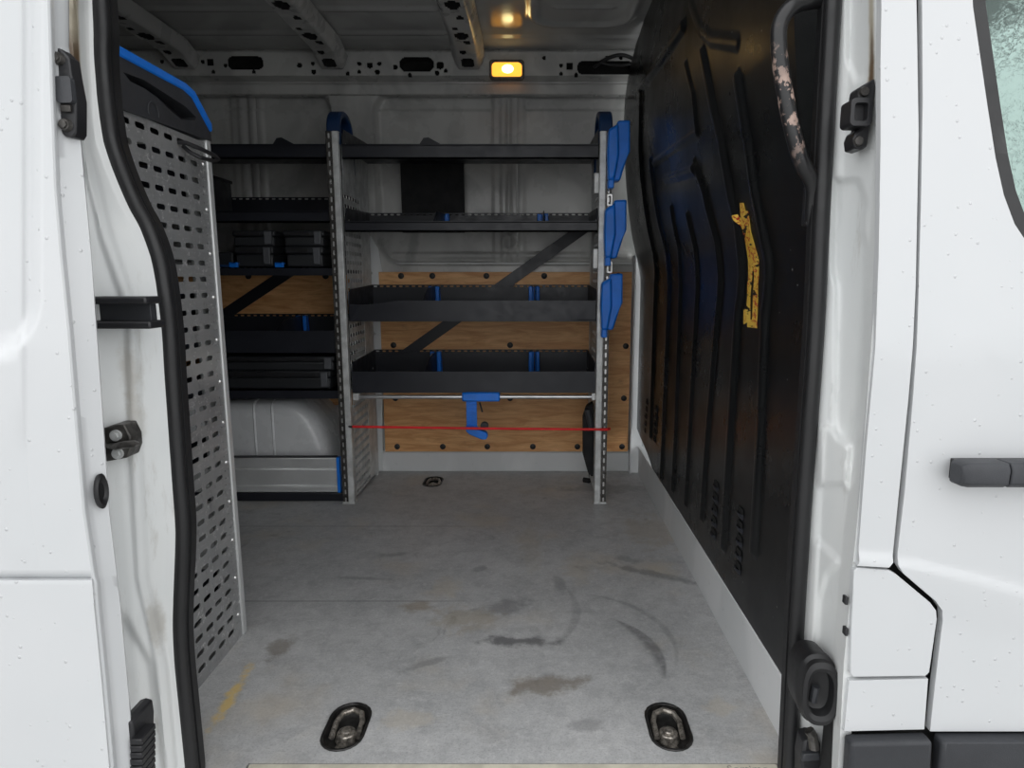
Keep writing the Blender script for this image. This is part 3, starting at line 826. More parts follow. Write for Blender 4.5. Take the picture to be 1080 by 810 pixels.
# black sheet hanging behind the second tray
a, b = XZ(424, 226, 2.745), XZ(489, 160, 2.745)
tag(MB().box(a[0], b[0], 2.740, 2.752, 1.02, 1.33).build('black_board', 'black_textile', bevel=.003), 'plain black board standing upright behind the second tray', 'board')

# blue holders on the end upright
def holder(label, ztop, dx):
    k = thing('blue_holder', label, 'holder', (.285, YF - .02, ztop - .19), 'blue holders on the end upright')
    x = .262 + dx
    mb = MB(); o = [(x + .018, ztop), (x + .060, ztop + .002), (x + .062, ztop - .100), (x + .052, ztop - .122), (x + .036, ztop - .175), (x + .030, ztop - .196), (x + .006, ztop - .196), (x + .004, ztop - .06)]
    mb.plate(o, [], onY(YF - .058), .055); mb.build('body', 'blue_plastic', k, bevel=.006)
    mb = MB(); o = [(x - .014, ztop - .03), (x + .020, ztop - .012), (x + .024, ztop - .115), (x + .010, ztop - .195), (x - .012, ztop - .195), (x - .016, ztop - .11)]
    mb.plate(o, [], onY(YF - .072), .046); mb.build('jaw', 'blue_plastic', k, bevel=.008)
    mb = MB(); mb.box(x - .012, x + .008, YF - .072, YF - .030, ztop - .222, ztop - .192); mb.build('hook', 'blue_plastic', k, bevel=.004)
    return k
holder('blue plastic holder at the top of the end upright beside the top tray', XZ(650, 131, YF)[1], .006)
holder('blue plastic holder at the height of the second tray on the end upright', XZ(650, 213, YF)[1], .000)
holder('lowest blue plastic holder, before the plywood beside the third tray', XZ(650, 289, YF)[1], -.008)
for lab, y in (('silver buckle between the upper two blue holders', 211), ('silver buckle above the lowest blue holder', 282)):
    X, Z = XZ(643, y, YF - .03)
    mb = MB(); mb.plate(rrect(X - .009, X + .009, Z - .020, Z + .020, .004, 3), [rrect(X - .0045, X + .0045, Z - .014, Z + .014, .002, 3)], onY(YF - .032), .008)
    tag(mb.build('buckle', 'bright_steel', bevel=.001), lab, 'buckle', 'buckles on the end upright')

# clamp with strap on the rail
cl = thing('rail_clamp', 'blue plastic clamp with ratchet strap hanging from the aluminium rail', 'clamp', (-.18, YF, .25))
a = XZ(487, 424, YF - .02); b = XZ(527, 415, YF - .02)
mb = MB(); mb.box(a[0], b[0], YF - .016, YF + .022, a[1], b[1] + .002); mb.build('body', 'blue_plastic', cl, bevel=.006)
mb = MB(); x0 = XZ(492, 440, YF)[0]; x1 = XZ(503, 440, YF)[0]; zt = a[1] + .004; zb = XZ(492, 452, YF)[1]
mb.box(x0, x1, YF - .004, YF + .006, zb, zt)
n = 9
for i in range(n): z = zb + (zt - zb) * (i + .5) / n; mb.box(x0 + .004, x1 - .004, YF - .007, YF - .003, z - .003, z + .003)
mb.build('ratchet_strap', 'blue_plastic', cl, bevel=.001)
mb = MB(); o = [XZ(*p, YF) for p in ((491, 449), (503, 449), (506, 453), (513, 455), (515, 459), (513, 463), (508, 463), (496, 458), (492, 455))]
mb.plate(o, [], onY(YF - .012), .024); mb.build('lever', 'blue_plastic', cl, bevel=.004)
X, Z = XZ(511, 449, YF); mb = MB(); mb.cyl((X, YF - .010, Z), (0, 1, 0), .015, .02, 20); mb.build('wheel', 'grey_plastic', cl, bevel=.002)
mb = MB(); mb.tube([XZ(506, 424, YF)[:1] + (YF - .006,) + XZ(506, 424, YF)[1:], XZ(509, 434, YF)[:1] + (YF - .012,) + XZ(509, 434, YF)[1:]], .003, 8); mb.build('pin', 'black_plastic', cl)

# red cord with black hooks
rc = thing('elastic_cord', 'thin red elastic cord stretched between the uprights above the floor', 'cord', (-.2, YF - .03, .27))
a, b = PY(372, 450, YF - .03), PY(637, 453, YF - .03)
mb = MB(); mb.tube([a, ((a[0] + b[0]) / 2, YF - .032, (a[2] + b[2]) / 2 - .001), b], .0048, 8); mb.build('cord', 'red_cord', rc)
for p, s_ in ((a, -1), (b, 1)):
    mb = MB(); mb.tube([(p[0] - s_ * .014, p[1], p[2]), p, (p[0] + s_ * .012, p[1] + .004, p[2] - .001), (p[0] + s_ * .022, p[1] + .02, p[2] - .002)], .004 if s_ < 0 else .0055, 8); mb.build('hook', 'black_plastic' if s_ < 0 else 'red_cord', rc)

# black pouch behind the end upright
pc = thing('black_pouch', 'black soft pouch leaning upright behind the end upright, near the floor', 'pouch', (.20, 2.47, 0.03))
mb = MB(); P = [XZ(*p, 2.46) for p in ((619, 428), (626, 424), (627, 500), (624, 503), (620, 498), (615, 480), (615, 440))]
mb.plate(P, [], onY(2.45), .05); mb.build('bag', 'black_textile', pc, bevel=.012, seg=3)
mb = MB(); a = PY(619, 432, 2.44); b = PY(624, 452, 2.44); mb.tube([a, b], .011, 10); mb.build('roll_handle', 'grey_plastic', pc)
mb = MB(); a = PZ(621, 508, 0.004); mb.tube([(a[0] - .022, a[1], .012), (a[0], a[1] - .012, .012), (a[0] + .015, a[1], .012), (a[0] + .012, a[1] + .03, .03), (a[0] + .01, a[1] + .03, .10)], .011, 8); mb.build('strap', 'black_textile', pc)

# --- perforated end panel of the near rack
PXX = -.690
pp = thing('perforated_panel', 'grey perforated steel end panel with blue edged black cap, beside the doorway', 'panel', (PXX, 1.27, 0))
mb = MB(); zt = 1.118; nr = 33
mb.slots(1.050, 1.410, 8, .018, zt, nr, .031, .0105, lambda u, v, w: (PXX + w, u, v), -.002)
# marginal strip with small punched dots
mb.slots(1.410, 1.440, 2, .018, zt, nr * 2, .004, .004, lambda u, v, w: (PXX + w, u, v), -.002)
mb.box(PXX - .002, PXX, 1.05, 1.44, 0, .018)
mb.build('sheet', 'peg_steel', pp)
mb = MB(); mb.box(PXX - .020, PXX + .004, 1.439, 1.458, 0, 1.128); mb.box(PXX - .03, PXX - .016, 1.40, 1.458, 0, 1.128); mb.build('edge_profile', 'white_alu', pp, bevel=.003)
for i in range(12):
    mb = MB(); mb.cyl((PXX, 1.425, .06 + i * .092), (1, 0, 0), .0045, .003, 10, .003); mb.build('rivet', 'bright_steel', pp)
oc = [(1.05, 1.112), (1.30, 1.120), (1.458, 1.124), (1.458, 1.158), (1.395, 1.206), (1.36, 1.213), (1.05, 1.213)]
hole = polyh = [YZ(*p, PXX) for p in ((126, 76), (148, 84), (170, 98), (192, 112), (204, 124), (203, 127), (188, 126), (176, 116), (164, 104), (150, 94), (134, 86))]
mb = MB(); mb.plate(oc, [hole], onX(PXX + .006), .030); mb.build('cap', 'grey_plastic', pp, bevel=.003)
mb = MB(); mb.plate([(1.05, 1.10), (1.45, 1.10), (1.45, 1.15), (1.39, 1.20), (1.05, 1.20)], [], onX(PXX - .022), .004); mb.build('cap_back', 'black_plastic', pp)
be = [(1.05, 1.199), (1.355, 1.200), (1.386, 1.194), (1.452, 1.143), (1.459, 1.143), (1.460, 1.160), (1.397, 1.209), (1.362, 1.216), (1.05, 1.216)]
mb = MB(); mb.plate(be, [], onX(PXX + .010), .026); mb.build('cap_edge', 'blue_plastic', pp, bevel=.004)
mb = MB(); R_ = YZ(157, 115, PXX); ring = [(PXX + .0075, R_[0] + .016 * math.cos(a), R_[1] - .004 + .016 * math.sin(a)) for a in [k * PI / 12 for k in range(-2, 15)]]
mb.tube(ring, .0011, 6); mb.build('cap_emboss', 'grey_plastic', pp)
# structure behind the panel
tr = thing('side_rack', 'dark rack behind the perforated end panel, its trays seen through the slots', 'shelving', (-1.1, 1.25, 0))
for z in (.10, .42, .74, 1.0):
    mb = MB(); mb.box(-1.62, PXX - .035, 1.06, 1.43, z, z + .004); mb.box(-1.62, PXX - .035, 1.425, 1.43, z, z + .07); mb.box(-1.62, PXX - .035, 1.06, 1.064, z, z + .09); mb.build('tray', 'tray_black', tr)
mb = MB(); mb.box(-1.66, -1.62, 1.06, 1.455, 0, 1.12); mb.build('side_panel', 'galvanised', tr)
# loop strap through the top slots
mb = MB(); p = [PX(188, 150, PXX + .002), PX(197, 151, PXX + .018), PX(212, 157, PXX + .034), PX(226, 164, PXX + .040), PX(231, 168, PXX + .040), PX(226, 170, PXX + .038), PX(211, 166, PXX + .030), PX(201, 161, PXX + .016), PX(193, 154, PXX + .002)]
pts = []
for i in range(len(p) - 1):
    for t in (0, .5): pts.append(Vector(p[i]).lerp(Vector(p[i + 1]), t))
pts.append(Vector(p[-1])); mb.tube(pts, .0042, 8)
tag(mb.build('strap_loop', 'black_plastic'), 'black strap loop hooked through the slots of the perforated panel', 'strap')

# --- lit lamp on the rail
a = XZ(516, 84, RY - .02); b = XZ(553, 63, RY - .02)
lp = thing('interior_lamp', 'lit amber interior lamp on the roof side rail', 'lamp', ((a[0] + b[0]) / 2, RY, a[1]))
cxl, czl = (a[0] + b[0]) / 2, (a[1] + b[1]) / 2; w, h = (b[0] - a[0]), (b[1] - a[1])
mb = MB(); mb.plate(rrect(a[0], b[0], a[1], b[1], .014), [rrect(a[0] + .009, b[0] - .009, a[1] + .008, b[1] - .014, .008)], onY(RY - .024), .024); mb.build('housing', 'dark_steel', lp, bevel=.003)
mb = MB(); R = []
for k, y in ((1.0, -.006), (.97, -.018), (.90, -.027), (.78, -.031)):
    R.append([(cxl + (u - cxl) * k, RY + y, czl + .003 + (v - czl - .003) * k) for u, v in rrect(a[0] + .010, b[0] - .010, a[1] + .015, b[1] - .009, .010)])
mb.rings(R); mb.build('lens', 'amber_lens', lp)
mb = MB(); R = []
for i in range(1, 8):
    t = PI * i / 8; R.append([(cxl + .003 + .019 * math.sin(t) * math.cos(q * PI / 8), RY - .030 - .003 * 0 + .012 * math.cos(t) * 0 - .008 * math.sin(t) * 0 - .006 * (i / 7), czl + .012 * math.sin(t) * math.sin(q * PI / 8)) for q in range(16)])
R = [[(cxl + .004 + rr * 1.4 * math.cos(q * PI / 8), RY - .0305 - dd, czl + rr * math.sin(q * PI / 8)) for q in range(16)] for rr, dd in ((.016, 0), (.0145, .003), (.010, .006), (.003, .007))]
mb.rings(R); mb.build('bulb', 'lamp_bulb', lp)
# cables in the corner
def cable(pts, r, label):
    P = [Vector(p) for p in pts]; out = []
    for i in range(len(P) - 1):
        p0 = P[max(i - 1, 0)]; p1 = P[i]; p2 = P[i + 1]; p3 = P[min(i + 2, len(P) - 1)]
        for k in range(6):
            t = k / 6; out.append(.5 * ((2 * p1) + (p2 - p0) * t + (2 * p0 - 5 * p1 + 4 * p2 - p3) * t * t + (3 * p1 - p0 - 3 * p2 + p3) * t ** 3))
    out.append(P[-1]); return tag(MB().tube(out, r, 8).build('cable', 'rubber'), label, 'cable')
cable([PY(*p, 2.685) for p in ((626, 71), (638, 63), (652, 58), (664, 60), (672, 66))], .007, 'thick black cable arching over the long rail slot')
cable([PY(*p, 2.675) for p in ((634, 66), (642, 68), (655, 69), (664, 68), (673, 72))], .005, 'thin black cable running along the rail below the thick one')

# --- lashing cups
lash_labels = ['worn oval lashing cup near the sill, on the perforated panel side', 'worn oval lashing cup near the sill, on the bulkhead side', 'small-looking lashing cup at the far floor edge below the plywood']
def make_lash(c):
    k = thing('lashing_cup', lash_labels[0], 'lashing point', (c[0], c[1], 0), 'lashing cups in the floor')
    mb = MB(); mb.plate(stadium(c, .080, .136), [stadium(c, .070, .124)], onZ(.003), .004); mb.build('rim', 'lash_black', k, bevel=.0015)
    R = []
    for w_, l_, z in ((.0735, .1275, .001), (.070, .124, -.010), (.060, .112, -.020), (.040, .09, -.024), (.006, .056, -.025)):
        R.append([(u, v, z) for u, v in stadium(c, w_, l_)])
    mb = MB(); mb.rings(R); bmesh.ops.delete(mb.bm, geom=[f for f in mb.bm.faces if len(f.verts) > 4 and f.calc_center_median().z > -.01], context='FACES'); mb.build('cup', 'lash_black', k, ang=60)
    mb = MB(); mb.tube([(c[0] - .024, c[1] - .018, -.010), (c[0] - .025, c[1] + .018, -.004), (c[0] - .018, c[1] + .040, -.002), (c[0], c[1] + .050, -.002), (c[0] + .018, c[1] + .040, -.002), (c[0] + .025, c[1] + .018, -.004), (c[0] + .024, c[1] - .018, -.010)], .0055, 10); mb.build('ring', 'lash_steel', k)
    mb = MB(); mb.cyl((c[0], c[1] - .004, -.024), (0, 0, 1), .022, .016, 18, .017); mb.cyl((c[0], c[1] - .004, -.010), (0, 0, 1), .011, .006, 14, .009); mb.build('boss', 'lash_steel', k, bevel=.002)
    mb = MB(); mb.cyl((c[0], c[1] - .042, -.024), (0, 0, 1), .012, .014, 16, .010); mb.build('bolt', 'lash_steel', k, bevel=.001)
    return k
lash0 = make_lash(LASH[0])
for c, lab in zip(LASH[1:], lash_labels[1:]):
    r = lash0.copy(); C.objects.link(r); r.location = (c[0], c[1], 0); r['label'] = lab
    for ch in lash0.children:
        d = ch.copy(); C.objects.link(d); d.parent = r; d.matrix_parent_inverse = ch.matrix_parent_inverse

# --- yellow torn sticker on the bulkhead
st = thing('sticker', 'torn yellow sticker with red marks on the black bulkhead', 'sticker', (.44, 1.4, .72))
def on_bulk(outline, holes, name):
    yz = polyYZ(outline); hz = [polyYZ(h) for h in holes]
    mb = MB(); mb.plate(yz, hz, lambda u, v, w: (w, u, v), .0006)
    ys = [p[0] for p in yz]; zs = [p[1] for p in yz]
    mb.slice(2, list(np.arange(min(zs) + .004, max(zs), .006))); mb.slice(1, list(np.arange(min(ys) + .004, max(ys), .006)))
    rb = [(polyYZ(p), w, h) for p, w, h in RIBS]
    def wf(co):
        y, z = np.array([co.y]), np.array([co.z]); x = float(fX(co.z))
        for p, w, h in rb: x -= .6 * h * float(ridge(d_poly(y, z, p), w * .85)[0])
        return (x - .0012 - co.x, co.y, co.z)
    mb.warp(wf); return mb.build(name, 'yellow_sticker', st, ang=60)
on_bulk([(781, 214), (785, 214), (787, 222), (790, 223), (793, 245), (800, 270), (801, 274), (800, 300), (799, 346), (789, 345), (789, 340), (785, 342), (785, 327), (788, 326), (789, 300), (790, 276), (787, 255), (783, 240), (777, 228), (779, 226), (782, 231)],
        [[(794, 286), (796, 286), (795, 312), (794, 337), (792, 337), (792, 312)]], 'torn_label')
# ================================================================== BODY AROUND THE DOORWAY
# --- rubber seal of the door opening, one loop
SL = [(0, 105), (60, 107), (100, 110), (125, 113), (150, 117), (175, 125), (200, 135), (220, 144), (240, 155), (270, 166), (300, 172), (350, 178), (400, 181), (500, 188), (560, 192), (620, 190), (660, 189), (700, 191), (750, 196), (810, 202)]
SR = [(0, 879), (220, 867), (350, 861), (520, 849), (650, 841), (810, 833)]
SY = .992
left = [Vector(PY(x, y, SY)) for y, x in SL]; right = [Vector(PY(x, y, SY)) for y, x in SR]
zt, zb = 1.60, -.05
loop = [Vector((left[0].x + .05, SY, zt)), Vector((left[0].x + .01, SY, zt - .04)), Vector((left[0].x, SY, zt - .12))] + left + [Vector((left[-1].x + .0, SY, zb + .03)), Vector((left[-1].x + .03, SY, zb)), Vector((right[-1].x - .03, SY, zb)), Vector((right[-1].x, SY, zb + .03))] + right[::-1] + [Vector((right[0].x, SY, zt - .12)), Vector((right[0].x - .01, SY, zt - .04)), Vector((right[0].x - .05, SY, zt))]
def smooth_loop(P, k=4):
    out = []; n = len(P)
    for i in range(n):
        p0, p1, p2, p3 = P[i - 1], P[i], P[(i + 1) % n], P[(i + 2) % n]
        for j in range(k):
            t = j / k; out.append(.5 * ((2 * p1) + (p2 - p0) * t + (2 * p0 - 5 * p1 + 4 * p2 - p3) * t * t + (3 * p1 - p0 - 3 * p2 + p3) * t ** 3))
    return out
sl = smooth_loop(loop)
mb = MB(); mb.tube(sl, .0118, 14, closed=True)
seal = mb.build('door_seal', 'rubber'); tag(seal, 'black rubber seal running round the sliding door opening', 'seal')
cen = Vector((-.1, SY, .8))
mb = MB(); R = []
for i, p in enumerate(sl):
    d = (sl[(i + 1) % len(sl)] - sl[i - 1]); n_ = Vector((d.z, 0, -d.x)).normalized()
    if n_.dot(cen - p) < 0: n_ = -n_
    R.append([p + n_ * .006 + Vector((0, .006, 0)), p + n_ * .0128 + Vector((0, .006, 0)), p + n_ * .0132 + Vector((0, .020, 0)), p + n_ * .004 + Vector((0, .020, 0))])
mb.rings(R, closed=True); mb.build('inner_lip', 'rubber', seal)

# --- patches on the pillars, swept along their height
def patch(cols, ys, bumps=None):
    """cols: list of (t, {y: x} polyline, Y depth); returns point grid [len(cols)][len(ys)]"""
    nu = len(cols); P = np.zeros((nu, len(ys), 3))
    for i, (poly, Y) in enumerate(cols):
        xs = np.interp(ys, [p[0] for p in poly], [p[1] for p in poly])
        for j, (x, y) in enumerate(zip(xs, ys)): P[i, j] = PY(x, y, Y if not callable(Y) else Y(y))
    return P
def pillar(polys, depths, ys, sub, bump):
    """interpolates between pixel columns, adds pressed shapes along -Y"""
    ctl = []
    K = len(polys); tt = np.linspace(0, K - 1, (K - 1) * sub + 1)
    X = np.array([np.interp(ys, [p[0] for p in poly], [p[1] for p in poly]) for poly in polys])
    px = np.array([[np.interp(t, range(K), X[:, j]) for j in range(len(ys))] for t in tt])
    D = np.array([np.interp(tt, range(K), [d(y) if callable(d) else d for d in depths]) for y in ys]).T
    py = np.repeat(np.array(ys)[None, :], len(tt), 0)
    D = D - bump(px, py)
    u = (px - CX) / F; v = (405 - py) / F
    dy = cp + v * sp; t = D / dy
    return np.stack([u * t, D, H + (-sp + v * cp) * t], -1)
ys = np.linspace(-260, 900, 330)
sealL = [(y, x) for y, x in SL]
def sh(poly, d): return [(y, x + d) for y, x in poly]
cLo = [(-100, 30), (0, 40), (300, 70), (500, 80), (810, 100)]
cLm = [(-100, 70), (0, 80), (150, 88), (300, 108), (500, 128), (640, 140), (810, 150)]
def bl(px, py):
    b = .006 * ridge(d_poly(px, py, [(84, -100), (86, 60), (92, 160), (112, 250), (140, 330), (143, 480), (150, 610), (170, 700), (180, 810), (184, 900)]), 9)
    b += .004 * sstep(8, -8, sd_rrect(px, py, 10, 92, -300, 12, 20))
    b -= .010 * sstep(6, -6, (px - np.interp(py, [600, 650, 700, 810], [120, 132, 158, 172]))) * sstep(640, 670, py)
    return b
P = pillar([cLo, cLm, sh(sealL, -16), sh(sealL, 2)], [.90, .935, .975, .988], ys, 14, bl)
pl = MB().grid(P).build('trim_11', 'jamb_paint', ang=60); struct(pl, 'dirty white door pillar between sliding door and black seal', 'pillar')
mb = MB(); mb.box(-2.6, -.70, .885, .905, -.14, 1.80); struct(mb.build('wall_front_outer', 'white_paint', smooth=False), 'outer side skin behind the opened sliding door', 'wall')

# right pillar
sealR = [(0, 889), (220, 878), (350, 870), (520, 859), (650, 850), (810, 842), (900, 836)]
cR1 = [(0, 899), (220, 888), (520, 868), (650, 861), (810, 852), (900, 846)]
cR2 = [(0, 922), (120, 925), (220, 920), (420, 908), (520, 895), (600, 886), (700, 878), (810, 874), (900, 868)]
cR3 = [(0, 939), (220, 931), (350, 920), (520, 907), (590, 900), (700, 890), (810, 884), (900, 878)]
def Yb(z, dy=0): return .858 + .065 * max(0.0, z - .75) + dy
def sd_poly(U, V, pts):
    P = pts + [pts[0]]; d = d_poly(U, V, P); ins = np.zeros(U.shape, bool)
    for (ax, ay), (bx, by) in zip(P[:-1], P[1:]):
        if ay == by: continue
        c_ = (ay > V) != (by > V); ins ^= c_ & (U < (bx - ax) * (V - ay) / (by - ay) + ax)
    return np.where(ins, -d, d)
def dcor(y): return Yb(PY(925, y, .87)[2]) + .007
def br(px, py):
    b = np.zeros(px.shape)
    for poly, w, h in (([(894, -80), (894, 62), (903, 86), (914, 80), (918, 60), (919, -80)], 4, -.008),
                       ([(880, 190), (878, 285), (883, 305), (880, 440), (884, 462), (896, 462), (905, 432), (912, 330), (914, 262), (908, 240), (913, 215), (905, 190)], 4, -.011),
                       ([(864, 450), (872, 447), (896, 471), (894, 516), (888, 510), (864, 512)], 3.5, .013),
                       ([(858, 574), (864, 571), (886, 592), (872, 606), (865, 630), (861, 678), (853, 690)], 4, .011)):
        b += h * sstep(w, -w, sd_poly(px, py, poly))
    return b
P = pillar([sh(sealR, -8), cR1, cR2, cR3, sh(cR3, 12)], [1.00, .978, .915, dcor, lambda y: dcor(y) + .004], ys, 12, br)
pr = MB().grid(P).build('trim_12', 'jamb_paint', ang=60); struct(pr, 'white pressed door pillar beside the front door', 'pillar')

# --- sliding door, slid open over the rear side
eL = [(-300, 48), (0, 55), (100, 58), (200, 62), (270, 68), (350, 76), (450, 84), (540, 92), (608, 102), (613, 104), (640, 106), (720, 114), (810, 122), (900, 131)]
rL = [(-300, 66), (0, 72), (50, 72), (110, 82), (160, 86), (270, 96), (395, 105), (540, 115), (640, 127), (750, 137), (810, 142), (900, 148)]
far = [(-300, -420), (900, -420)]
def bd(px, py):
    b = -.014 * sstep(9, -9, sd_rrect(px, py, -400, 38, -400, 376, 62)) * 1.0
    b += .005 * sstep(607, 612, py) - .010 * ridge(np.hypot(0, py - 609), 3.5)
    b += .003 * sstep(28, 22, px)
    m = px < np.interp(py, [p[0] for p in eL], [p[1] for p in eL]) - 1
    return b * m
ysd = np.linspace(-260, 900, 400)
P = pillar([far, sh(eL, -60), sh(eL, -5)], [.772, .772, .770], ysd, 30, bd)
Q = pillar([sh(eL, -5), sh(eL, -2), eL, sh(eL, 2), rL, sh(rL, 1)], [.770, .7725, .777, .783, .803, .810], ysd, 3, lambda a, b: 0 * a)
B_ = Q[-1].copy(); B_[:, 0] -= .25; B2 = B_.copy()
G = np.concatenate([P[:-1], Q, B_[None]], 0)
sd = MB().grid(G).build('door_1', 'white_paint', ang=50); struct(sd, 'white sliding door slid open, wet with raindrops', 'door')
def on_px(poly, Y, t, nrm=1): return [XZ(*p, Y) for p in poly]
# grommet in the door edge
gX = PY(104, 518, .793)
mb = MB(); R = []
for k, dx in ((1.0, -.002), (1.04, .001), (.85, .003), (.6, .0015), (.5, .0), (.02, .0)):
    R.append([(gX[0] + dx + .0035, gX[1] + .012 * k * math.cos(a), gX[2] + .022 * k * math.sin(a)) for a in [2 * PI * q / 24 for q in range(24)]])
mb.rings(R); gm = mb.build('grommet', 'rubber', sd); gm['label'] = 'black oval rubber grommet'
# --- fittings on the rear pillar
# latch at the top
lt = thing('door_latch', 'black door latch at the top of the sliding door edge', 'latch', PY(70, 98, .83))
Yl = .786
mb = MB(); mb.plate(on_px([(58, 50), (62, 50), (72, 60), (75, 78), (80, 104), (80, 140), (77, 145), (68, 144), (63, 138), (61, 110)], Yl, 0), [], onY(Yl), .02); mb.build('body', 'black_plastic', lt, bevel=.004)
a, b = XZ(64, 110, Yl), XZ(78, 82, Yl); mb = MB(); mb.plate(rrect(a[0], b[0], a[1], b[1], .004), [], onY(Yl - .007), .008); mb.build('bolt_block', 'grey_plastic', lt, bevel=.002)
a, b = XZ(66, 119, Yl), XZ(76, 111, Yl); mb = MB(); mb.box(a[0], b[0], Yl - .004, Yl, a[1], b[1]); mb.build('catch', 'dark_steel', lt, bevel=.001)
for q in ((62, 62), (70, 132)):
    c = PY(*q, Yl); mb = MB(); mb.cyl((c[0], Yl, c[2]), (0, -1, 0), .0075, .005, 16, .006); mb.cyl((c[0], Yl - .005, c[2]), (0, -1, 0), .0045, .002, 6); mb.build('screw', 'dark_steel', lt)
# track end
tk = thing('door_track', 'black guide rail end sticking out of the gap behind the sliding door', 'rail', PY(125, 350, .885))
Yt = .900; x0, x1 = -.72, XZ(155, 330, Yt)[0]
z = lambda y: XZ(150, y, Yt)[1]
mb = MB(); mb.box(x0, x1, Yt, Yt + .04, z(321), z(313)); mb.box(x0, x1 + .003, Yt, Yt + .04, z(347), z(339)); mb.build('flange', 'black_plastic', tk, bevel=.003)
mb = MB(); mb.box(x0, x1 - .012, Yt + .030, Yt + .045, z(341), z(319)); mb.build('web', 'grey_plastic', tk, bevel=.001)
# striker bracket
sk = thing('door_striker', 'rusty dark striker bracket with two bolts on the white rear pillar', 'striker', PY(125, 486, .92))
Ys = .915
mb = MB(); mb.plate(on_px([(108, 452), (120, 448), (131, 448), (137, 460), (138, 472), (134, 483), (112, 487), (108, 486)], Ys, 0), [], onY(Ys), .03); mb.build('plate', 'dark_steel', sk, bevel=.003)
for q in ((123, 459), (125, 478)):
    c = PY(*q, Ys); mb = MB(); mb.cyl((c[0], Ys, c[2]), (0, -1, 0), .008, .004, 16); mb.cyl((c[0], Ys - .004, c[2]), (0, -1, 0), .005, .003, 6); mb.build('bolt', 'galvanised', sk)
mb = MB(); mb.tube([PY(114, 470, Ys), PY(122, 471, Ys - .012), PY(132, 469, Ys - .016), PY(141, 468, Ys - .014), PY(144, 468, Ys - .004)], [.004, .005, .0055, .0055, .004], 8); mb.build('hook', 'dark_steel', sk)
# ribbed guide block
gb = thing('guide_block', 'black ribbed guide block at the bottom of the sliding door edge', 'guide', PY(135, 810, .86))
Yg_ = .800
mb = MB(); mb.plate(on_px([(122, 768), (126, 762), (132, 760), (139, 762), (141, 775), (140, 830), (124, 830)], Yg_, 0), [], onY(Yg_), .05); mb.build('body', 'black_plastic', gb, bevel=.004)
for i in range(7):
    a, b = XZ(139, 784 + i * 7.2, Yg_), XZ(151, 778 + i * 7.2, Yg_); mb = MB(); mb.box(a[0], b[0], Yg_ - .004, Yg_ + .03, a[1], b[1]); mb.build('rib', 'black_plastic', gb, bevel=.0015)

# --- fittings on the front pillar
cs = thing('door_catch', 'black door catch with two screws on the front pillar', 'catch', PY(905, 155, .93))
Yc = .915
mb = MB(); mb.plate(on_px([(907, 92), (915, 87), (923, 82), (924, 92), (919, 130), (915, 155), (909, 158), (901, 156), (900, 146), (903, 138), (908, 136), (910, 105), (905, 104)], Yc, 0), [], onY(Yc), .03); mb.build('plate', 'black_plastic', cs, bevel=.003)
a, b = XZ(891, 135, Yc), XZ(916, 106, Yc)
mb = MB(); mb.plate(rrect(a[0], b[0], a[1], b[1], .006), [rrect(a[0] + .005, b[0] - .006, a[1] + .006, b[1] - .006, .004)], onY(Yc - .014), .03); mb.box(a[0] + .003, b[0] - .003, Yc - .002, Yc + .006, a[1] + .004, b[1] - .004); mb.build('pocket', 'black_plastic', cs, bevel=.002)
for q in ((911, 97), (905, 149)):
    c = PY(*q, Yc); mb = MB(); mb.cyl((c[0], Yc, c[2]), (0, -1, 0), .0065, .004, 16, .0055); mb.build('screw', 'dark_steel', cs)
# rubber buffer cup
bc = thing('rubber_buffer', 'black oval rubber buffer cup low on the front pillar', 'buffer', PY(863, 765, .95))
c = PY(863, 728, .905); R = []
for k, dy in ((1.02, .05), (1.06, .02), (1.10, .012), (1.10, .004), (1.0, .0), (1.0, -.010), (.84, -.013), (.70, -.010), (.64, .004), (.50, .007), (.02, .008)):
    R.append([(c[0] + .0245 * k * math.copysign(abs(math.cos(a)) ** .75, math.cos(a)), c[1] + dy - .25 * (.0245 * k * math.cos(a)), c[2] + .052 * k * math.copysign(abs(math.sin(a)) ** .75, math.sin(a))) for a in [2 * PI * q / 36 for q in range(36)]])
mb = MB().rings(R); mb.build('cup', 'rubber', bc)
mb = MB(); mb.tube([(c[0] - .004, c[1] + .006, c[2] - .022), (c[0] - .002, c[1] + .004, c[2] + .004)], .006, 8); mb.build('inner_stop', 'grey_plastic', bc)
lr = thing('lower_catch', 'black lower door catch directly below the rubber buffer cup', 'catch', PY(856, 810, .95))
mb = MB(); mb.plate(on_px([(848, 782), (858, 779), (866, 784), (866, 840), (845, 840), (845, 800)], .935, 0), [], onY(.935), .03); mb.build('body', 'black_plastic', lr, bevel=.004)
mb = MB(); mb.tube([PY(853, 770, .932), PY(857, 776, .930), PY(859, 790, .925)], .008, 8); mb.build('arm', 'dark_steel', lr)
mb = MB(); mb.plate(on_px([(848, 796), (864, 794), (866, 802), (846, 804)], .928, 0), [], onY(.928), .01); mb.build('lip', 'grey_plastic', lr, bevel=.002)

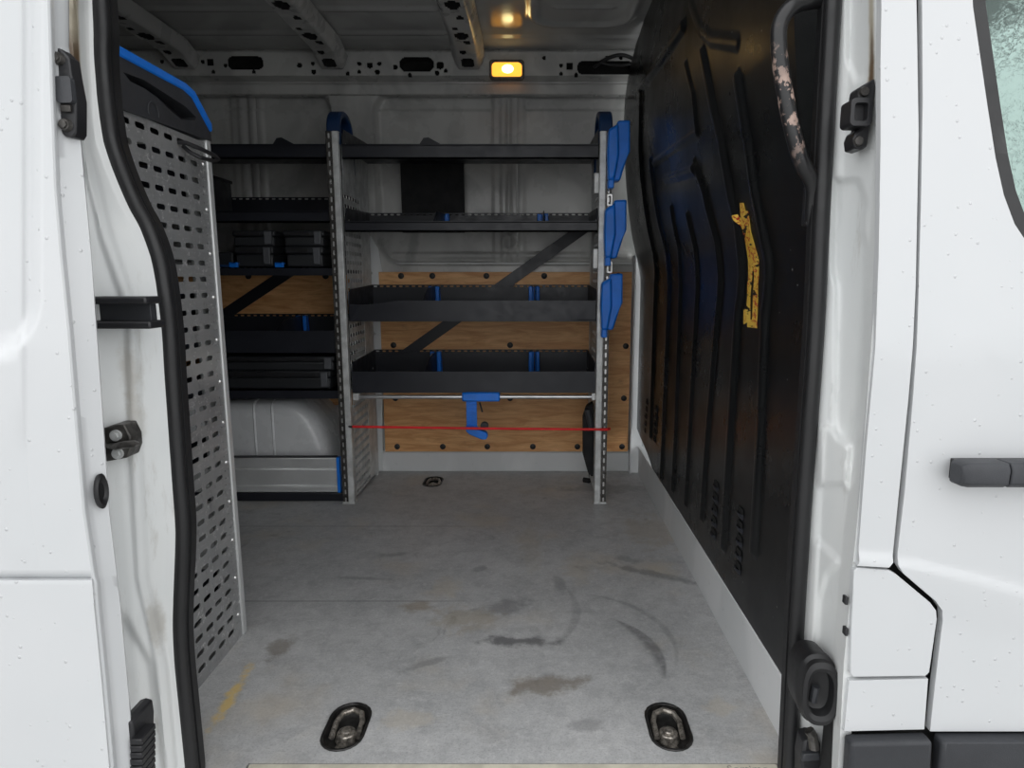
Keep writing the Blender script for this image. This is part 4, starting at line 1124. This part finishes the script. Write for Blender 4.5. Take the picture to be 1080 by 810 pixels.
# --- grab handle
gh = thing('grab_handle', 'black worn tubular grab handle beside the bulkhead in the doorway', 'handle', PY(850, 220, 1.02))
p = [PY(x, y, Y) for x, y, Y in ((880, 0, 1.040), (872, 0, 1.020), (856, 1, 1.003), (842, 4, .995), (831, 11, .99), (823, 24, .99), (821, 42, .99), (824, 75, .99), (832, 120, .99), (839, 150, .99), (846, 172, .992), (853, 184, .996), (857, 194, 1.0), (858, 206, 1.005), (857, 222, 1.010), (857, 237, 1.014))]
pts = []
for i in range(len(p) - 1):
    p0, p1, p2, p3 = [Vector(p[max(0, min(len(p) - 1, i + k))]) for k in (-1, 0, 1, 2)]
    for k in range(5):
        t = k / 5; pts.append(.5 * ((2 * p1) + (p2 - p0) * t + (2 * p0 - 5 * p1 + 4 * p2 - p3) * t * t + (3 * p1 - p0 - 3 * p2 + p3) * t ** 3))
pts.append(Vector(p[-1]))
mb = MB(); mb.tube(pts, .0115, 14); mb.build('tube', 'worn_black', gh)
a, b = XZ(849, 238, 1.012), XZ(864, 196, 1.012); mb = MB(); mb.box(a[0], b[0], 1.008, 1.03, a[1], b[1]); mb.build('foot_plate', 'black_plastic', gh, bevel=.003)

# --- outer skin right of the doorway
LV = list(np.arange(-.3, 1.75, .035))
def skin(name, outer_px, holes, mat, dy=0, t=.012, parent=None, extra=None, warpfn=None, bevel=.004, lev=None, fine=(), metric=False):
    def uv(p): return (p[0], p[1]) if metric else XZ(p[0], p[1], .865)
    mb = MB(); mb.plate([uv(p) for p in outer_px] + (extra or []), [[uv(p) for p in h] for h in holes], lambda u, v, w: (u, w, v), t)
    mb.slice(2, lev if lev is not None else LV)
    for f in fine: mb.slice(0, [f])
    def wf(co):
        y = Yb(co.z, dy) + co.y
        if warpfn: y += warpfn(co.x, co.z)
        return (co.x, y, co.z)
    mb.warp(wf); return mb.build(name, mat, parent, bevel=bevel, seg=3, ang=40)
# dark backing sheet, put in as the shade inside the door gaps
mb = MB(); mb.plate([XZ(972, -300, .9), XZ(962, 0, .9), XZ(922, 560, .9), XZ(912, 600, .9), XZ(900, 840, .9), (1.5, XZ(893, 840, .9)[1]), (1.5, .80), (.60, .80), XZ(1010, 100, .9), XZ(1006, -300, .9)], [], onY(.895), .008)
struct(mb.build('trim_13', 'door_backing', smooth=False), 'dark backing sheet giving the shade in the gap at the front door edge', 'gap backing')
def swage(x, z):                                                      # curved feature line on the lower body
    zl = np.interp(x, [.43, .47, .52, .62, .75, 1.0], [.470, .462, .455, .432, .395, .33])
    return -.0045 * float(sstep(zl + .002, zl - .016, z)) + .0045 * float(sstep(zl - .012, zl - .10, z))
lev = sorted(LV + list(np.arange(.30, .50, .004)))
pil = skin('trim_14', [(941, -300), (939, 0), (936, 60), (933, 150), (927, 270), (920, 370), (911, 470), (902, 590), (900, 593), (933, 595), (938, 590), (946, 510), (955, 420), (965, 300), (974, 140), (977, 0), (979, -300)], [], 'white_paint', lev=lev, warpfn=swage)
struct(pil, 'white outer door pillar between doorway and front door', 'pillar')
# fuel flap
ff = skin('fuel_flap', [(898, 600), (901, 596), (935, 599), (942, 603), (978, 633), (984, 641), (985, 650), (977, 706), (973, 710), (897, 711), (894, 707), (895, 660)], [], 'white_paint', dy=-.001, lev=LV)
tag(ff, 'white fuel filler flap with a slanted corner below the door pillar', 'flap')
for q in (635, 668):
    a, b = XZ(892, q + 4, .86), XZ(896, q - 4, .86); mb = MB(); mb.box(a[0], b[0], .862, .872, a[1], b[1]); mb.build('hinge', 'black_plastic', ff, bevel=.001)
lp_ = skin('trim_15', [(893, 715), (976, 713), (972, 766), (888, 768)], [], 'white_paint')
struct(lp_, 'white body panel below the fuel flap', 'body panel')
# front door
win = [(1036, -300), (1038, 0), (1044, 60), (1049, 110), (1055, 165), (1062, 205), (1072, 236), (1088, 262), (1110, 280), (1150, 290), (1600, 300), (1500, -300)]
dr = [(985, -300), (983, 0), (980, 100), (974, 210), (967, 320), (959, 430), (951, 520), (944, 580), (943, 593), (948, 601), (983, 631), (990, 641), (991, 652), (983, 720), (978, 768)]
out = [XZ(*p, .865) for p in dr]; zlow = XZ(980, 768, .865)[1]
wl = [XZ(*p, .865) for p in win[:10]]
ztop = wl[0][1]
outer = out + [(1.45, zlow), (1.45, 1.62), (out[0][0], 1.62)] if out[0][1] < 1.62 else out + [(1.45, zlow), (1.45, out[0][1] + .05), (out[0][0], out[0][1] + .05)]
wtop = min(1.56, outer[-1][1] - .06)
wl = [w for w in wl if w[1] < wtop - .02]
x_top = np.interp(wtop, [w[1] for w in wl][::-1], [w[0] for w in wl][::-1]) if wl else .56
window = wl + [(1.38, wl[-1][1] - .01), (1.30, wtop), (wl[0][0] - .006, wtop)]
door = skin('door_2', outer, [window], 'white_paint', lev=lev, warpfn=swage, fine=list(np.arange(.54, 1.4, .03)), metric=True)
struct(door, 'white front door with black pull handle', 'door')
def inset(P, k):
    V_ = [Vector((p[0], p[1])) for p in P]; out = []; n = len(V_)
    ar = sum(V_[i].x * V_[(i + 1) % n].y - V_[(i + 1) % n].x * V_[i].y for i in range(n)); s_ = 1 if ar > 0 else -1
    for i in range(n):
        d1 = (V_[i] - V_[i - 1]).normalized(); d2 = (V_[(i + 1) % n] - V_[i]).normalized()
        n1 = Vector((-d1.y, d1.x)) * s_; n2 = Vector((-d2.y, d2.x)) * s_; b = (n1 + n2); b = b.normalized() * (k / max(.4, b.normalized().dot(n1)))
        out.append(tuple(V_[i] + b))
    return out
ws = skin('window_frame', window, [inset(window, .017)], 'rubber', dy=.001, t=.014, parent=door, bevel=.003, metric=True)
ws['label'] = 'black rubber window surround'
gl = skin('window_1', inset(window, .014), [], 'window_glass', dy=.008, t=.004, bevel=0, metric=True)
struct(gl, 'greenish front door window with raindrops', 'window')
# inside of the cab seen through the glass
mb = MB(); mb.box(.50, 1.5, .91, 2.8, -.14, -.10); mb.box(.55, 1.4, .935, .945, -.1, .80); struct(mb.build('trim_16', 'grey_plastic', smooth=False), 'cab floor and inner door lining', 'cab lining')
# handle
hd = XZ(1006, 515, .83); hu = XZ(1010, 486, .83)
mb = MB(); z0, z1 = hd[1], hu[1]; xa = hd[0]; xs = XZ(1056, 500, .83)[0]
def hprof(x, k=1.0): return [(x, .822 + .0 , z0 + .004), (x, .814, z0 + .010), (x, .813, z1 - .008), (x, .818, z1), (x, .846, z1 - .001), (x, .846, z0 + .003)]
ha = [[(x, .83 + (y - .83) * k, (z0 + z1) / 2 + (z - (z0 + z1) / 2) * k) for x, y, z in hprof(xx)] for xx, k in ((xa, .72), (xa + .004, .9), (xa + .012, 1.0), (xs, 1.0))]
mb.rings(ha); hnd = mb.build('door_handle', 'moulding_plastic', door, bevel=.0015); hnd['label'] = 'black door handle'
mb = MB(); mb.rings([hprof(xx) for xx in (xs + .002, xs + .16)]); mb.build('handle_grip', 'moulding_plastic', hnd, bevel=.002)
mb = MB(); mb.box(xa + .01, xs + .15, .842, .862, z0 + .006, z1 - .004); mb.build('handle_base', 'black_plastic', hnd)
# lower mouldings
for par, o in ((pil, [(889, 772), (974, 770), (970, 830), (886, 830)]), (door, [(983, 771), (1400, 771), (1400, 830), (978, 830)])):
    m_ = skin('side_moulding', o, [], 'moulding_plastic', dy=-.018, t=.024, bevel=.006, parent=par)
    m_['label'] = 'dark grey bumper strip'
mb = MB(); mb.box(XZ(884, 830, .87)[0], 1.5, .90, .93, -.2, XZ(900, 766, .87)[1]); struct(mb.build('trim_17', 'door_backing', smooth=False), 'dark sill behind the bumper strips', 'sill')

# ================================================================== LIGHT
w = bpy.data.worlds.new('overcast_sky'); S.world = w; w.use_nodes = True
nt = w.node_tree; bg = nt.nodes['Background']
tc = nt.nodes.new('ShaderNodeTexCoord'); sx = nt.nodes.new('ShaderNodeSeparateXYZ'); nt.links.new(tc.outputs['Generated'], sx.inputs[0])
rp = nt.nodes.new('ShaderNodeValToRGB'); nt.links.new(sx.outputs['Z'], rp.inputs[0])
rp.color_ramp.elements[0].position = 0.0; rp.color_ramp.elements[0].color = (.87, .88, .89, 1)
rp.color_ramp.elements[1].position = 1.0; rp.color_ramp.elements[1].color = (1.0, 1.01, 1.02, 1)
nt.links.new(rp.outputs[0], bg.inputs['Color']); bg.inputs['Strength'].default_value = 1.55
S.view_settings.view_transform = 'Standard'; S.view_settings.look = 'None'; S.view_settings.gamma = 1; S.view_settings.use_curve_mapping = False
S.view_settings.exposure = 0.34
